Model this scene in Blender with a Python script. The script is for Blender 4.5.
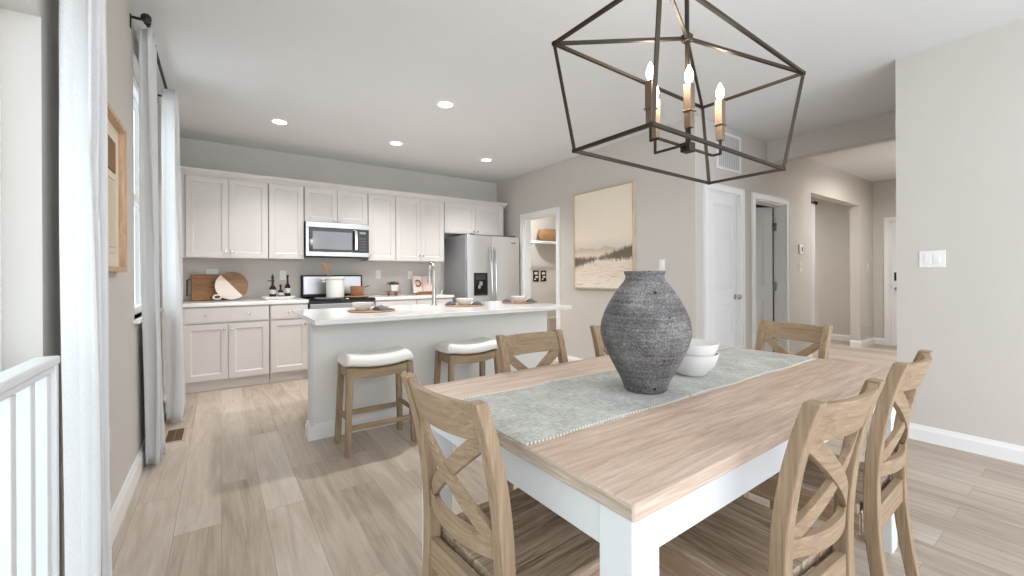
import bpy, math, random
from mathutils import Vector, Matrix
import numpy as np

random.seed(7)
for o in list(bpy.data.objects):
    bpy.data.objects.remove(o, do_unlink=True)
S = bpy.context.scene
COL = S.collection
PI = math.pi

# ------------------------------------------------------------------ camera
cam_d = bpy.data.cameras.new('camera')
cam = bpy.data.objects.new('camera', cam_d); COL.objects.link(cam)
FPX = 420.0; YAW = math.radians(34.8); ROLL = math.radians(0.3)
cam_d.sensor_fit = 'HORIZONTAL'; cam_d.sensor_width = 36.0
cam_d.lens = FPX / 1024 * 36.0
cam_d.shift_y = -(288 - 276.5) / 1024
cam_d.clip_start = 0.05; cam_d.clip_end = 200
_F = Vector((math.sin(YAW), math.cos(YAW), 0))
_R0 = Vector((math.cos(YAW), -math.sin(YAW), 0)); _U0 = Vector((0, 0, 1))
_R = _R0 * math.cos(ROLL) - _U0 * math.sin(ROLL)
_U = _U0 * math.cos(ROLL) + _R0 * math.sin(ROLL)
cam.matrix_world = Matrix(((_R.x, _U.x, -_F.x, 0.0), (_R.y, _U.y, -_F.y, 0.0),
                           (_R.z, _U.z, -_F.z, 1.17), (0, 0, 0, 1)))
S.camera = cam

# ------------------------------------------------------------------ world, exposure
S.view_settings.view_transform = 'Standard'
S.view_settings.look = 'None'
S.view_settings.gamma = 1.0
S.view_settings.use_curve_mapping = False
S.view_settings.exposure = 0.95
W = bpy.data.worlds.new('sky'); S.world = W; W.use_nodes = True
nt = W.node_tree
bg = nt.nodes['Background']
bg.inputs['Color'].default_value = (0.885, 0.955, 1.045, 1)
bg.inputs['Strength'].default_value = 2.0

# soft overcast daylight arriving from the patio side (left of the camera)
sun_d = bpy.data.lights.new('daylight', 'SUN'); sun_d.energy = 1.6; sun_d.angle = math.radians(80); sun_d.color = (.98, .985, 1.0)
sun = bpy.data.objects.new('daylight', sun_d); COL.objects.link(sun)
sun.rotation_euler = Vector((0.68, -0.06, -0.73)).to_track_quat('-Z', 'Y').to_euler()
CAN_W = 5.4       # recessed can light power (W)
HALL_FILL_W = 19.0  # power of the added hall and passage fill lamps (W)

# ------------------------------------------------------------------ helpers
def lin(r, g, b):
    f = lambda c: (c / 255 / 12.92) if c / 255 <= 0.04045 else ((c / 255 + 0.055) / 1.055) ** 2.4
    return (f(r), f(g), f(b), 1)

class MB:
    def __init__(s): s.v = []; s.f = []
    def add(s, vs, fs):
        n = len(s.v); s.v += [tuple(p) for p in vs]; s.f += [tuple(i + n for i in f) for f in fs]; return s
    def box(s, x0, x1, y0, y1, z0, z1):
        return s.add([(x0,y0,z0),(x1,y0,z0),(x1,y1,z0),(x0,y1,z0),(x0,y0,z1),(x1,y0,z1),(x1,y1,z1),(x0,y1,z1)],
                     [(3,2,1,0),(4,5,6,7),(0,1,5,4),(1,2,6,5),(2,3,7,6),(3,0,4,7)])
    def loft(s, secs, cap=True, close=False):
        n = len(secs[0]); vs = [p for sc in secs for p in sc]; fs = []
        m = len(secs)
        for i in range(m if close else m - 1):
            j = (i + 1) % m
            for k in range(n):
                l = (k + 1) % n
                fs.append((i*n+k, i*n+l, j*n+l, j*n+k))
        if cap and not close:
            fs.append(tuple(range(n-1, -1, -1))); fs.append(tuple((m-1)*n + k for k in range(n)))
        return s.add(vs, fs)
    def bar(s, p, q, w, h=None, up=(0, 0, 1)):
        h = h or w; p = Vector(p); q = Vector(q); d = (q - p).normalized(); u = Vector(up)
        if abs(d.dot(u)) > .99: u = Vector((0, 1, 0))
        r = d.cross(u).normalized(); u = r.cross(d).normalized()
        sec = lambda c: [c - r*w/2 - u*h/2, c + r*w/2 - u*h/2, c + r*w/2 + u*h/2, c - r*w/2 + u*h/2]
        return s.loft([sec(p), sec(q)])
    def tube(s, pts, r, seg=10, closed=False):
        pts = [Vector(p) for p in pts]; n = len(pts); secs = []; u = None
        for i, p in enumerate(pts):
            if closed: d = pts[(i+1) % n] - pts[i-1]
            else: d = pts[min(i+1, n-1)] - pts[max(i-1, 0)]
            d.normalize()
            if u is None: u = Vector((0, 0, 1)) if abs(d.z) < .9 else Vector((1, 0, 0))
            u = (u - d * u.dot(d)).normalized(); w = d.cross(u)
            rr = r[i] if isinstance(r, (list, tuple)) else r
            secs.append([p + (u*math.cos(a) + w*math.sin(a)) * rr for a in [2*PI*k/seg for k in range(seg)]])
        return s.loft(secs, cap=not closed, close=closed)
    def lathe(s, prof, seg=40, c=(0, 0, 0), closed=False):
        # prof: list of (r, z); ends with r=0 collapse to a tiny ring
        secs = [[(c[0] + max(r, 1e-4)*math.cos(2*PI*k/seg), c[1] + max(r, 1e-4)*math.sin(2*PI*k/seg), c[2] + z) for k in range(seg)] for r, z in prof]
        return s.loft(secs, cap=not closed, close=closed)
    def prism(s, poly, axis, a, b):
        def P(p, t):
            return {'x': (t, p[0], p[1]), 'y': (p[0], t, p[1]), 'z': (p[0], p[1], t)}[axis]
        return s.loft([[P(p, a) for p in poly], [P(p, b) for p in poly]])
    def xf(s, M):
        s.v = [tuple(M @ Vector(p)) for p in s.v]; return s
    def build(s, name, mat, parent=None, bevel=0, smooth=True, seg=2, angle=35):
        me = bpy.data.meshes.new(name); me.from_pydata(s.v, [], s.f); me.update()
        import bmesh
        bm = bmesh.new(); bm.from_mesh(me); bmesh.ops.recalc_face_normals(bm, faces=bm.faces); bm.to_mesh(me); bm.free()
        if smooth:
            me.shade_smooth(); me.set_sharp_from_angle(angle=math.radians(angle))
        o = bpy.data.objects.new(name, me); COL.objects.link(o); me.materials.append(mat)
        if parent is not None: o.parent = parent
        if bevel:
            m = o.modifiers.new('bevel', 'BEVEL'); m.width = bevel; m.segments = seg; m.limit_method = 'ANGLE'; m.angle_limit = math.radians(40)
            m.harden_normals = False
        return o

def tag(o, label, cat, group=None, kind=None):
    o['label'] = label; o['category'] = cat
    if group: o['group'] = group
    if kind: o['kind'] = kind
    return o
def thing(name, label, cat, loc=(0, 0, 0), rz=0, group=None):
    o = bpy.data.objects.new(name, None); COL.objects.link(o)
    o.empty_display_size = .05; o.location = loc; o.rotation_euler = (0, 0, rz)
    return tag(o, label, cat, group)
def struct(name, mb, mat, parent=None, label=None, **k):
    o = mb.build(name, mat, parent, **k)
    if parent is None:
        o['kind'] = 'structure'
        if label: o['label'] = label
    return o
def dup(root, loc, rz, label, group=None):
    r = root.copy(); COL.objects.link(r); r.location = loc; r.rotation_euler = (0, 0, rz)
    r['label'] = label
    if group: r['group'] = group
    for ch in list(root.children):
        c = ch.copy(); COL.objects.link(c); c.parent = r
        for g in list(ch.children):
            d = g.copy(); COL.objects.link(d); d.parent = c
    return r

# ------------------------------------------------------------------ materials
def mat(name):
    m = bpy.data.materials.new(name); m.use_nodes = True
    t = m.node_tree; return m, t, t.nodes['Principled BSDF']
def N(t, kind, **k):
    n = t.nodes.new(kind)
    for a, b in k.items(): setattr(n, a, b)
    return n
def math_node(t, op, a, b=None, c=None):
    n = N(t, 'ShaderNodeMath', operation=op)
    for i, x in enumerate((a, b, c)):
        if x is None: continue
        if isinstance(x, (int, float)): n.inputs[i].default_value = x
        else: t.links.new(x, n.inputs[i])
    return n.outputs[0]
def coords(t, scale=(1, 1, 1), rot=(0, 0, 0), src='Object'):
    tc = N(t, 'ShaderNodeTexCoord'); mp = N(t, 'ShaderNodeMapping')
    mp.inputs['Scale'].default_value = scale; mp.inputs['Rotation'].default_value = rot
    t.links.new(tc.outputs[src], mp.inputs['Vector']); return mp.outputs['Vector']
def noise(t, vec, scale, detail=4, rough=.55, dist=0):
    n = N(t, 'ShaderNodeTexNoise'); n.inputs['Scale'].default_value = scale; n.inputs['Detail'].default_value = detail
    n.inputs['Roughness'].default_value = rough; n.inputs['Distortion'].default_value = dist
    t.links.new(vec, n.inputs['Vector']); return n.outputs['Fac']
def ramp(t, fac, stops):
    r = N(t, 'ShaderNodeValToRGB'); el = r.color_ramp.elements
    while len(el) < len(stops): el.new(.5)
    for e, (p, c) in zip(el, stops): e.position = p; e.color = c
    t.links.new(fac, r.inputs['Fac']); return r.outputs['Color']
def mix(t, fac, a, b, blend='MIX'):
    m = N(t, 'ShaderNodeMix', data_type='RGBA', blend_type=blend)
    for sock, x in ((m.inputs[0], fac), (m.inputs[6], a), (m.inputs[7], b)):
        if isinstance(x, (int, float)): sock.default_value = x
        elif isinstance(x, tuple): sock.default_value = x
        else: t.links.new(x, sock)
    return m.outputs[2]
def bump(t, b, h, strength=.2, dist=.01):
    n = N(t, 'ShaderNodeBump'); n.inputs['Strength'].default_value = strength; n.inputs['Distance'].default_value = dist
    t.links.new(h, n.inputs['Height']); t.links.new(n.outputs['Normal'], b.inputs['Normal'])

def paint(name, rgb, rough=.55, grain=0, spec=.3, vary=.02, vscale=3):
    m, t, b = mat(name)
    v = coords(t); f = noise(t, v, vscale, 3)
    c = lin(*rgb); lo = tuple(x*(1-vary) for x in c[:3]) + (1,); hi = tuple(min(1, x*(1+vary)) for x in c[:3]) + (1,)
    t.links.new(ramp(t, f, [(.3, lo), (.7, hi)]), b.inputs['Base Color'])
    b.inputs['Roughness'].default_value = rough; b.inputs['Specular IOR Level'].default_value = spec
    if grain: bump(t, b, noise(t, v, grain, 2), .08, .004)
    return m
def wood(name, dark, mid, light, axis='x', scale=1.0, rough=.55, spec=.25, stretch=14, contrast=1):
    m, t, b = mat(name)
    sc = {'x': (1, stretch, stretch), 'y': (stretch, 1, stretch), 'z': (stretch, stretch, 1)}[axis]
    v = coords(t, tuple(x*scale for x in sc))
    a = noise(t, v, 2.2, 6, .62, .6); f = noise(t, v, 9, 4, .6)
    g = math_node(t, 'ADD', math_node(t, 'MULTIPLY', a, .7), math_node(t, 'MULTIPLY', f, .3))
    col = ramp(t, g, [(.5-.16/contrast, lin(*dark)), (.5, lin(*mid)), (.5+.15/contrast, lin(*light))])
    t.links.new(col, b.inputs['Base Color'])
    b.inputs['Roughness'].default_value = rough; b.inputs['Specular IOR Level'].default_value = spec
    bump(t, b, f, .12, .004); return m
def metal(name, rgb, rough=.3, brushed=None):
    m, t, b = mat(name)
    b.inputs['Base Color'].default_value = lin(*rgb); b.inputs['Metallic'].default_value = 1; b.inputs['Roughness'].default_value = rough
    v = coords(t, brushed or (30, 30, 30)); f = noise(t, v, 6, 3)
    r = N(t, 'ShaderNodeMapRange'); r.inputs[3].default_value = rough*.8; r.inputs[4].default_value = min(1, rough*1.2)
    t.links.new(f, r.inputs[0]); t.links.new(r.outputs[0], b.inputs['Roughness']); return m
def cloth(name, c1, c2, scale=260, rough=.95):
    m, t, b = mat(name); v = coords(t)
    f = noise(t, v, scale, 2, .7); g = noise(t, v, 7, 3)
    k = math_node(t, 'ADD', math_node(t, 'MULTIPLY', f, .7), math_node(t, 'MULTIPLY', g, .3))
    t.links.new(ramp(t, k, [(.35, lin(*c1)), (.65, lin(*c2))]), b.inputs['Base Color'])
    b.inputs['Roughness'].default_value = rough; b.inputs['Specular IOR Level'].default_value = .1
    bump(t, b, f, .25, .002); return m
def emit(name, rgb, strength):
    m, t, b = mat(name); b.inputs['Base Color'].default_value = lin(*rgb)
    b.inputs['Emission Color'].default_value = lin(*rgb); b.inputs['Emission Strength'].default_value = strength; return m

M = {}
M['wall'] = paint('wall_paint', (208, 203, 196), .8, 160, .15, .01)
M['ceiling'] = paint('ceiling_paint', (226, 227, 227), .9, 120, .1, .008)
M['trim'] = paint('white_trim', (240, 240, 239), .4, 0, .4, .006)
M['cabinet'] = paint('cabinet_paint', (218, 213, 209), .45, 0, .35, .006)
M['island'] = paint('island_paint', (236, 235, 230), .55, 0, .3, .006)
M['white_wood'] = paint('white_lacquer', (222, 224, 225), .4, 0, .4, .01)
M['quartz'] = paint('white_quartz', (240, 238, 236), .12, 0, .5, .02, 12)
M['steel'] = metal('stainless_steel', (222, 224, 226), .36, (2, 2, 120))
M['steel_soft'] = metal('dull_stainless', (184, 184, 184), .34, (120, 2, 2))
M['steel_side'] = paint('grey_steel_side', (150, 152, 155), .4, 0, .5, .02)
M['chrome'] = metal('brushed_nickel', (200, 198, 194), .22)
M['black'] = paint('black_metal', (26, 25, 25), .45, 0, .4, .05)
M['black_gloss'] = paint('black_glass', (14, 14, 16), .06, 0, .5, .05)
M['dark_grey'] = paint('dark_grey_plastic', (58, 58, 60), .4, 0, .4, .05)
M['plastic'] = paint('white_plastic', (242, 242, 240), .35, 0, .4, .005)
M['ceramic'] = paint('white_ceramic', (238, 236, 233), .2, 0, .5, .01)
M['ceramic_matte'] = paint('matte_white_ceramic', (232, 229, 225), .55, 0, .3, .015, 20)
M['bulb'] = emit('bulb_glow', (255, 236, 205), 9)
M['lens'] = emit('lamp_lens', (255, 250, 242), 6)
M['napkin'] = cloth('grey_napkin', (92, 96, 104), (128, 132, 140), 300)
M['linen'] = cloth('stool_linen', (234, 230, 225), (248, 246, 243), 320)
M['door'] = paint('door_paint', (238, 238, 238), .45, 0, .35, .006)
M['bottle'] = paint('dark_bottle_glass', (22, 20, 18), .1, 0, .5, .1)
M['label'] = paint('bottle_label', (205, 200, 190), .6, 0, .2, .08, 60)
M['leaf'] = paint('succulent_leaf', (62, 84, 58), .5, 0, .3, .25, 60)
M['soil'] = paint('soil', (60, 46, 36), .9, 0, .1, .3, 80)
M['copper'] = paint('amber_stoneware', (168, 120, 92), .3, 0, .5, .08, 30)
M['marble'] = paint('pale_marble', (235, 222, 212), .35, 0, .4, .03, 9)
M['vent_brown'] = paint('brown_register', (120, 96, 76), .5, 0, .3, .05)
M['dark_void'] = paint('dark_slot', (60, 48, 38), .8, 0, .1, .05)
M['cream'] = paint('cream_mat', (226, 214, 196), .9, 0, .1, .03, 40)
M['pan_grey'] = paint('grey_stone', (120, 120, 122), .6, 0, .3, .1, 30)
M['tan_box'] = paint('tan_board', (186, 172, 158), .8, 0, .1, .06, 20)

OAK = ((120, 99, 77), (154, 131, 106), (180, 158, 132))
M['oak_x'] = wood('chair_wood_x', *OAK, 'x', 1.6, stretch=26, contrast=.62)
M['oak_y'] = wood('chair_wood_y', *OAK, 'y', 1.6, stretch=26, contrast=.62)
M['oak_z'] = wood('chair_wood_z', *OAK, 'z', 1.6, stretch=26, contrast=.62)
M['seat'] = wood('chair_seat_wood', (112, 93, 75), (158, 138, 117), (192, 174, 154), 'y', 1.8)
M['stool_z'] = wood('stool_wood_z', (130, 111, 88), (160, 139, 112), (180, 160, 133), 'z', 2)
M['stool_x'] = wood('stool_wood_x', (130, 111, 88), (160, 139, 112), (180, 160, 133), 'x', 2)
M['board'] = wood('board_wood', (120, 84, 56), (156, 116, 82), (176, 136, 100), 'x', 3)
M['board_dark'] = wood('acacia_wood', (104, 76, 54), (142, 108, 80), (170, 138, 108), 'x', 4, contrast=.7)
M['mat_wood'] = wood('placemat_weave', (120, 88, 64), (160, 124, 96), (188, 154, 126), 'x', 6)
M['frame_wood'] = wood('frame_wood', (176, 142, 112), (204, 172, 142), (220, 192, 164), 'z', 3)
M['gold'] = wood('pale_gold_frame', (176, 156, 128), (206, 188, 160), (222, 206, 182), 'z', 3)
M['textile'] = cloth('cream_textile', (204, 188, 160), (228, 214, 190), 220)
M['textile_brown'] = cloth('brown_textile', (128, 100, 74), (160, 130, 100), 220)
M['towel'] = cloth('pink_page', (222, 196, 184), (236, 214, 204), 200)

def m_table():
    m, t, b = mat('limed_table_wood')
    v = coords(t, (1.2, 16, 16)); a = noise(t, v, 2.4, 6, .65, .8); f = noise(t, v, 10, 4, .65)
    pl = coords(t, (1, 1, 1))
    sep = N(t, 'ShaderNodeSeparateXYZ'); t.links.new(pl, sep.inputs[0])
    row = math_node(t, 'FLOOR', math_node(t, 'DIVIDE', sep.outputs[1], .115))
    wn = N(t, 'ShaderNodeTexWhiteNoise', noise_dimensions='1D'); t.links.new(row, wn.inputs['W'])
    g = math_node(t, 'ADD', math_node(t, 'ADD', math_node(t, 'MULTIPLY', a, .6), math_node(t, 'MULTIPLY', f, .32)), math_node(t, 'MULTIPLY', wn.outputs[0], .1))
    col = ramp(t, g, [(.30, lin(166, 140, 121)), (.5, lin(198, 175, 157)), (.70, lin(224, 206, 191))])
    t.links.new(col, b.inputs['Base Color']); b.inputs['Roughness'].default_value = .5; b.inputs['Specular IOR Level'].default_value = .3
    bump(t, b, f, .12, .003); return m
M['table'] = m_table()
M['table_edge'] = wood('table_edge_wood', (150, 132, 116), (186, 170, 154), (214, 204, 192), 'y', 2, contrast=.8)

def m_floor():
    m, t, b = mat('plank_floor')
    v = coords(t, (1, 1, 1), (0, 0, PI/2))
    br = N(t, 'ShaderNodeTexBrick'); br.offset = .37; br.offset_frequency = 2
    br.inputs['Scale'].default_value = 1; br.inputs['Brick Width'].default_value = 1.22; br.inputs['Row Height'].default_value = .18
    br.inputs['Mortar Size'].default_value = .0012; br.inputs['Mortar Smooth'].default_value = .3; br.inputs['Bias'].default_value = 0
    br.inputs['Color1'].default_value = (0, 0, 0, 1); br.inputs['Color2'].default_value = (1, 1, 1, 1); br.inputs['Mortar'].default_value = (.5, .5, .5, 1)
    t.links.new(v, br.inputs['Vector'])
    rnd = N(t, 'ShaderNodeSeparateColor'); t.links.new(br.outputs['Color'], rnd.inputs[0])
    # shift the grain of each plank
    tc = N(t, 'ShaderNodeTexCoord'); off = N(t, 'ShaderNodeVectorMath', operation='ADD'); cb = N(t, 'ShaderNodeCombineXYZ')
    t.links.new(math_node(t, 'MULTIPLY', rnd.outputs[0], 37.0), cb.inputs[1]); t.links.new(math_node(t, 'MULTIPLY', rnd.outputs[0], 11.0), cb.inputs[2])
    t.links.new(tc.outputs['Object'], off.inputs[0]); t.links.new(cb.outputs[0], off.inputs[1])
    mp = N(t, 'ShaderNodeMapping'); mp.inputs['Scale'].default_value = (9, .9, 1); t.links.new(off.outputs[0], mp.inputs[0])
    a = noise(t, mp.outputs[0], 1.3, 6, .6, 1.2)
    mp2 = N(t, 'ShaderNodeMapping'); mp2.inputs['Scale'].default_value = (46, 1.6, 1); t.links.new(off.outputs[0], mp2.inputs[0])
    f = noise(t, mp2.outputs[0], 2.2, 4, .6, .3)
    g = math_node(t, 'ADD', math_node(t, 'ADD', math_node(t, 'MULTIPLY', a, .55), math_node(t, 'MULTIPLY', f, .27)), math_node(t, 'MULTIPLY', rnd.outputs[0], .18))
    col = ramp(t, g, [(.30, lin(150, 134, 119)), (.46, lin(180, 165, 150)), (.58, lin(194, 181, 168)), (.72, lin(208, 198, 188))])
    col = mix(t, math_node(t, 'MULTIPLY', br.outputs['Fac'], .55), col, lin(110, 94, 80))
    t.links.new(col, b.inputs['Base Color']); b.inputs['Roughness'].default_value = .42; b.inputs['Specular IOR Level'].default_value = .35
    bump(t, b, math_node(t, 'SUBTRACT', math_node(t, 'MULTIPLY', f, .3), br.outputs['Fac']), .12, .004); return m
M['floor'] = m_floor()

def m_vase():
    m, t, b = mat('rough_dark_clay')
    v = coords(t); a = noise(t, v, 9, 5, .6); f = noise(t, v, 170, 3, .7); band = noise(t, coords(t, (3, 3, 60)), 2, 3)
    vo = N(t, 'ShaderNodeTexVoronoi'); vo.inputs['Scale'].default_value = 16; t.links.new(v, vo.inputs['Vector'])
    pit = ramp(t, vo.outputs['Distance'], [(.06, (1, 1, 1, 1)), (.1, (0, 0, 0, 1))])
    g = math_node(t, 'ADD', math_node(t, 'ADD', math_node(t, 'MULTIPLY', a, .35), math_node(t, 'MULTIPLY', f, .45)), math_node(t, 'MULTIPLY', band, .2))
    col = ramp(t, g, [(.38, lin(76, 73, 72)), (.5, lin(112, 109, 108)), (.60, lin(154, 151, 149))])
    col = mix(t, pit, col, lin(44, 42, 42))
    t.links.new(col, b.inputs['Base Color']); b.inputs['Roughness'].default_value = .8; b.inputs['Specular IOR Level'].default_value = .25
    bump(t, b, math_node(t, 'SUBTRACT', math_node(t, 'ADD', f, math_node(t, 'MULTIPLY', band, .6)), math_node(t, 'MULTIPLY', pit, 1.5)), .8, .006); return m
M['vase'] = m_vase()

def m_runner():
    m, t, b = mat('sage_woven_cloth')
    a = noise(t, coords(t, (24, 110, 1)), 1.5, 3, .7); c = noise(t, coords(t, (130, 20, 1)), 1.5, 3, .7); d = noise(t, coords(t), 6, 3)
    g = math_node(t, 'ADD', math_node(t, 'ADD', math_node(t, 'MULTIPLY', a, .36), math_node(t, 'MULTIPLY', c, .36)), math_node(t, 'MULTIPLY', d, .28))
    col = ramp(t, g, [(.38, lin(150, 150, 145)), (.5, lin(182, 183, 177)), (.62, lin(214, 214, 209))])
    t.links.new(col, b.inputs['Base Color']); b.inputs['Roughness'].default_value = .95; b.inputs['Specular IOR Level'].default_value = .1
    bump(t, b, math_node(t, 'ADD', a, c), .3, .002); return m
M['runner'] = m_runner()

def m_curtain():
    m, t, b = mat('white_linen_curtain')
    v = coords(t); f = noise(t, v, 220, 2, .7)
    t.links.new(ramp(t, f, [(.3, lin(228, 227, 226)), (.7, lin(240, 239, 238))]), b.inputs['Base Color'])
    b.inputs['Roughness'].default_value = .95; b.inputs['Specular IOR Level'].default_value = .05
    tr = N(t, 'ShaderNodeBsdfTranslucent'); tr.inputs[0].default_value = (.9, .9, .9, 1)
    mx = N(t, 'ShaderNodeMixShader'); mx.inputs[0].default_value = .14
    t.links.new(b.outputs[0], mx.inputs[1]); t.links.new(tr.outputs[0], mx.inputs[2])
    t.links.new(mx.outputs[0], t.nodes['Material Output'].inputs[0])
    bump(t, b, f, .15, .002); return m
M['curtain'] = m_curtain()

def m_glass():
    m, t, b = mat('window_glass')
    t.nodes.remove(b)
    tr = N(t, 'ShaderNodeBsdfTransparent'); tr.inputs[0].default_value = (.64, .655, .645, 1)
    gl = N(t, 'ShaderNodeBsdfGlossy'); gl.inputs['Roughness'].default_value = .02
    mx = N(t, 'ShaderNodeMixShader'); mx.inputs[0].default_value = .06; t.links.new(tr.outputs[0], mx.inputs[1]); t.links.new(gl.outputs[0], mx.inputs[2])
    t.links.new(mx.outputs[0], t.nodes['Material Output'].inputs[0]); return m
M['glass'] = m_glass()

def m_wicker():
    m, t, b = mat('woven_wicker')
    w = N(t, 'ShaderNodeTexWave'); w.inputs['Scale'].default_value = 28; w.inputs['Distortion'].default_value = 6; w.inputs['Detail'].default_value = 2
    t.links.new(coords(t, (1, 1, 2)), w.inputs['Vector'])
    t.links.new(ramp(t, w.outputs['Fac'], [(.1, lin(110, 74, 44)), (.5, lin(166, 120, 78)), (.9, lin(196, 152, 106))]), b.inputs['Base Color'])
    b.inputs['Roughness'].default_value = .8; bump(t, b, w.outputs['Fac'], .8, .01); return m
M['wicker'] = m_wicker()

def m_painting(w, h):
    # object coords: y across (left of the picture = +y), z up from the lower edge
    m, t, b = mat('landscape_canvas')
    sep = N(t, 'ShaderNodeSeparateXYZ'); v = coords(t); t.links.new(v, sep.inputs[0])
    u = math_node(t, 'ADD', math_node(t, 'MULTIPLY', sep.outputs[1], -1/w), .5)      # 0 left .. 1 right
    z = math_node(t, 'DIVIDE', sep.outputs[2], h)
    n1 = noise(t, coords(t, (1, 2.2, 6)), 2.2, 5, .6, .4); n2 = noise(t, coords(t, (1, 14, 4)), 2.4, 5, .7); n3 = noise(t, coords(t, (1, 2, 26)), 3, 4, .6, .6)
    zz = math_node(t, 'ADD', z, math_node(t, 'MULTIPLY', math_node(t, 'SUBTRACT', n1, .5), .1))
    sky = ramp(t, zz, [(0, lin(244, 236, 224)), (.1, lin(238, 222, 202)), (.2, lin(228, 210, 186)), (.33, lin(232, 214, 192)), (.42, lin(220, 208, 192)),
                       (.5, lin(236, 224, 206)), (.7, lin(240, 228, 210)), (1, lin(244, 234, 219))])
    # streaks in field and clouds
    st = ramp(t, n3, [(.42, (0, 0, 0, 1)), (.62, (1, 1, 1, 1))])
    low = ramp(t, z, [(.27, (1, 1, 1, 1)), (.34, (0, 0, 0, 1))])
    fld = mix(t, math_node(t, 'MULTIPLY', math_node(t, 'MULTIPLY', st, low), .75), sky, lin(238, 232, 224))
    dk = ramp(t, n3, [(.34, (1, 1, 1, 1)), (.42, (0, 0, 0, 1))])
    fld = mix(t, math_node(t, 'MULTIPLY', math_node(t, 'MULTIPLY', dk, low), .55), fld, lin(150, 122, 92))
    hi = ramp(t, z, [(.55, (0, 0, 0, 1)), (.7, (1, 1, 1, 1))])
    fld = mix(t, math_node(t, 'MULTIPLY', math_node(t, 'MULTIPLY', st, hi), .35), fld, lin(240, 228, 212))
    # hills
    hill = math_node(t, 'SUBTRACT', math_node(t, 'ADD', .42, math_node(t, 'MULTIPLY', math_node(t, 'SUBTRACT', noise(t, coords(t, (1, 1, .01)), 5, 3), .5), .16)), z)
    hm = math_node(t, 'MULTIPLY', ramp(t, hill, [(0, (0, 0, 0, 1)), (.012, (1, 1, 1, 1))]), ramp(t, z, [(.34, (0, 0, 0, 1)), (.4, (1, 1, 1, 1))]))
    fld = mix(t, math_node(t, 'MULTIPLY', hm, .6), fld, lin(182, 172, 160))
    # dark tree belt, taller at the right edge
    c = math_node(t, 'ADD', .27, math_node(t, 'MULTIPLY', u, .085))
    half = math_node(t, 'ADD', -.004, math_node(t, 'MULTIPLY', math_node(t, 'ABSOLUTE', math_node(t, 'SUBTRACT', u, .45)), .10))
    d = math_node(t, 'SUBTRACT', math_node(t, 'ABSOLUTE', math_node(t, 'SUBTRACT', z, c)), half)
    d = math_node(t, 'SUBTRACT', d, math_node(t, 'MULTIPLY', math_node(t, 'SUBTRACT', n2, .5), .13))
    tm = ramp(t, d, [(0, (1, 1, 1, 1)), (.03, (0, 0, 0, 1))])
    col = mix(t, math_node(t, 'MULTIPLY', tm, .85), fld, mix(t, n1, lin(54, 48, 42), lin(104, 94, 80)))
    t.links.new(col, b.inputs['Base Color']); b.inputs['Roughness'].default_value = .8; b.inputs['Specular IOR Level'].default_value = .1
    bump(t, b, n3, .2, .004); return m

# ------------------------------------------------------------------ room shell
H = 2.74
XL, XC, XR, YB, YH, YR, XF = -.41, 3.83, 4.05, 5.95, 2.355, .915, 9.10
struct('floor', MB().box(-.6, 9.3, -1.95, 6.6, -.1, 0), M['floor'], smooth=False)
struct('ceiling', MB().box(-.6, 9.3, -1.95, 6.6, H, H+.1), M['ceiling'], smooth=False)

def wall_y(mb, y0, y1, x0, x1, holes, z1=H):
    # wall slab spanning x0..x1, thickness y0..y1, holes = [(xa, xb, za, zb)] sorted
    x = x0
    for xa, xb, za, zb in holes:
        mb.box(x, xa, y0, y1, 0, z1)
        if za > 0: mb.box(xa, xb, y0, y1, 0, za)
        mb.box(xa, xb, y0, y1, zb, z1); x = xb
    mb.box(x, x1, y0, y1, 0, z1); return mb
def wall_x(mb, x0, x1, y0, y1, holes, z1=H):
    y = y0
    for ya, yb, za, zb in holes:
        mb.box(x0, x1, y, ya, 0, z1)
        if za > 0: mb.box(x0, x1, ya, yb, 0, za)
        mb.box(x0, x1, ya, yb, zb, z1); y = yb
    mb.box(x0, x1, y, y1, 0, z1); return mb

DO = (-1.0, 1.722, 0, 1.905)          # patio door opening in the left wall
WO = (3.26, 4.42, .93, 2.5)           # window in the left wall
struct('wall_left', wall_x(MB(), XL-.14, XL, -1.95, YB+.1, [DO, WO]), M['wall'], smooth=False)
struct('wall_back', MB().box(XL, XC+.12, YB, YB+.1, 0, H), M['wall'], smooth=False)
PO = (4.42, 5.18, 0, 2.055)           # pantry doorway
struct('wall_centre', wall_x(MB(), XC, XC+.12, YH, YB, [PO]), M['wall'], smooth=False)
CO = (4.035, 4.678, 0, 2.045); BO = (5.005, 5.80, 0, 2.045); NO = (6.57, 8.45, 0, 2.285)
struct('wall_hall', wall_y(MB(), YH, YH+.13, XC+.12, XF, [CO, BO, NO]), M['wall'], smooth=False)
FO = (1.22, 2.14, 0, 2.05)
struct('wall_far', wall_x(MB(), XF, XF+.12, YR-.1, 6.1, [FO]), M['wall'], smooth=False)
struct('wall_right', MB().box(XR, XR+.12, -1.95, YR, 0, H), M['wall'], smooth=False)
struct('wall_entry', MB().box(XR+.12, XF, YR-.12, YR, 0, H), M['wall'], smooth=False)
struct('trim_beam', MB().box(5.32, 5.46, YR, YH, 2.495, H), M['wall'], smooth=False)
# pantry, bathroom and stair hall beyond the openings
struct('wall_pantry', MB().box(5.6, 5.7, 4.0, 6.3, 0, H).box(XC+.12, 5.6, 6.2, 6.3, 0, H).box(XC+.12, 5.6, 4.0, 4.1, 0, H), M['wall'], smooth=False)
struct('wall_bathroom', MB().box(4.78, 4.88, YH+.13, 3.9, 0, H).box(4.88, 6.4, 3.8, 3.9, 0, H).box(6.4, 6.5, YH+.13, 6.1, 0, H), M['wall'], smooth=False)
struct('wall_stair', MB().box(6.5, XF, 6.0, 6.1, 0, H), M['wall'], smooth=False)

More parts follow.
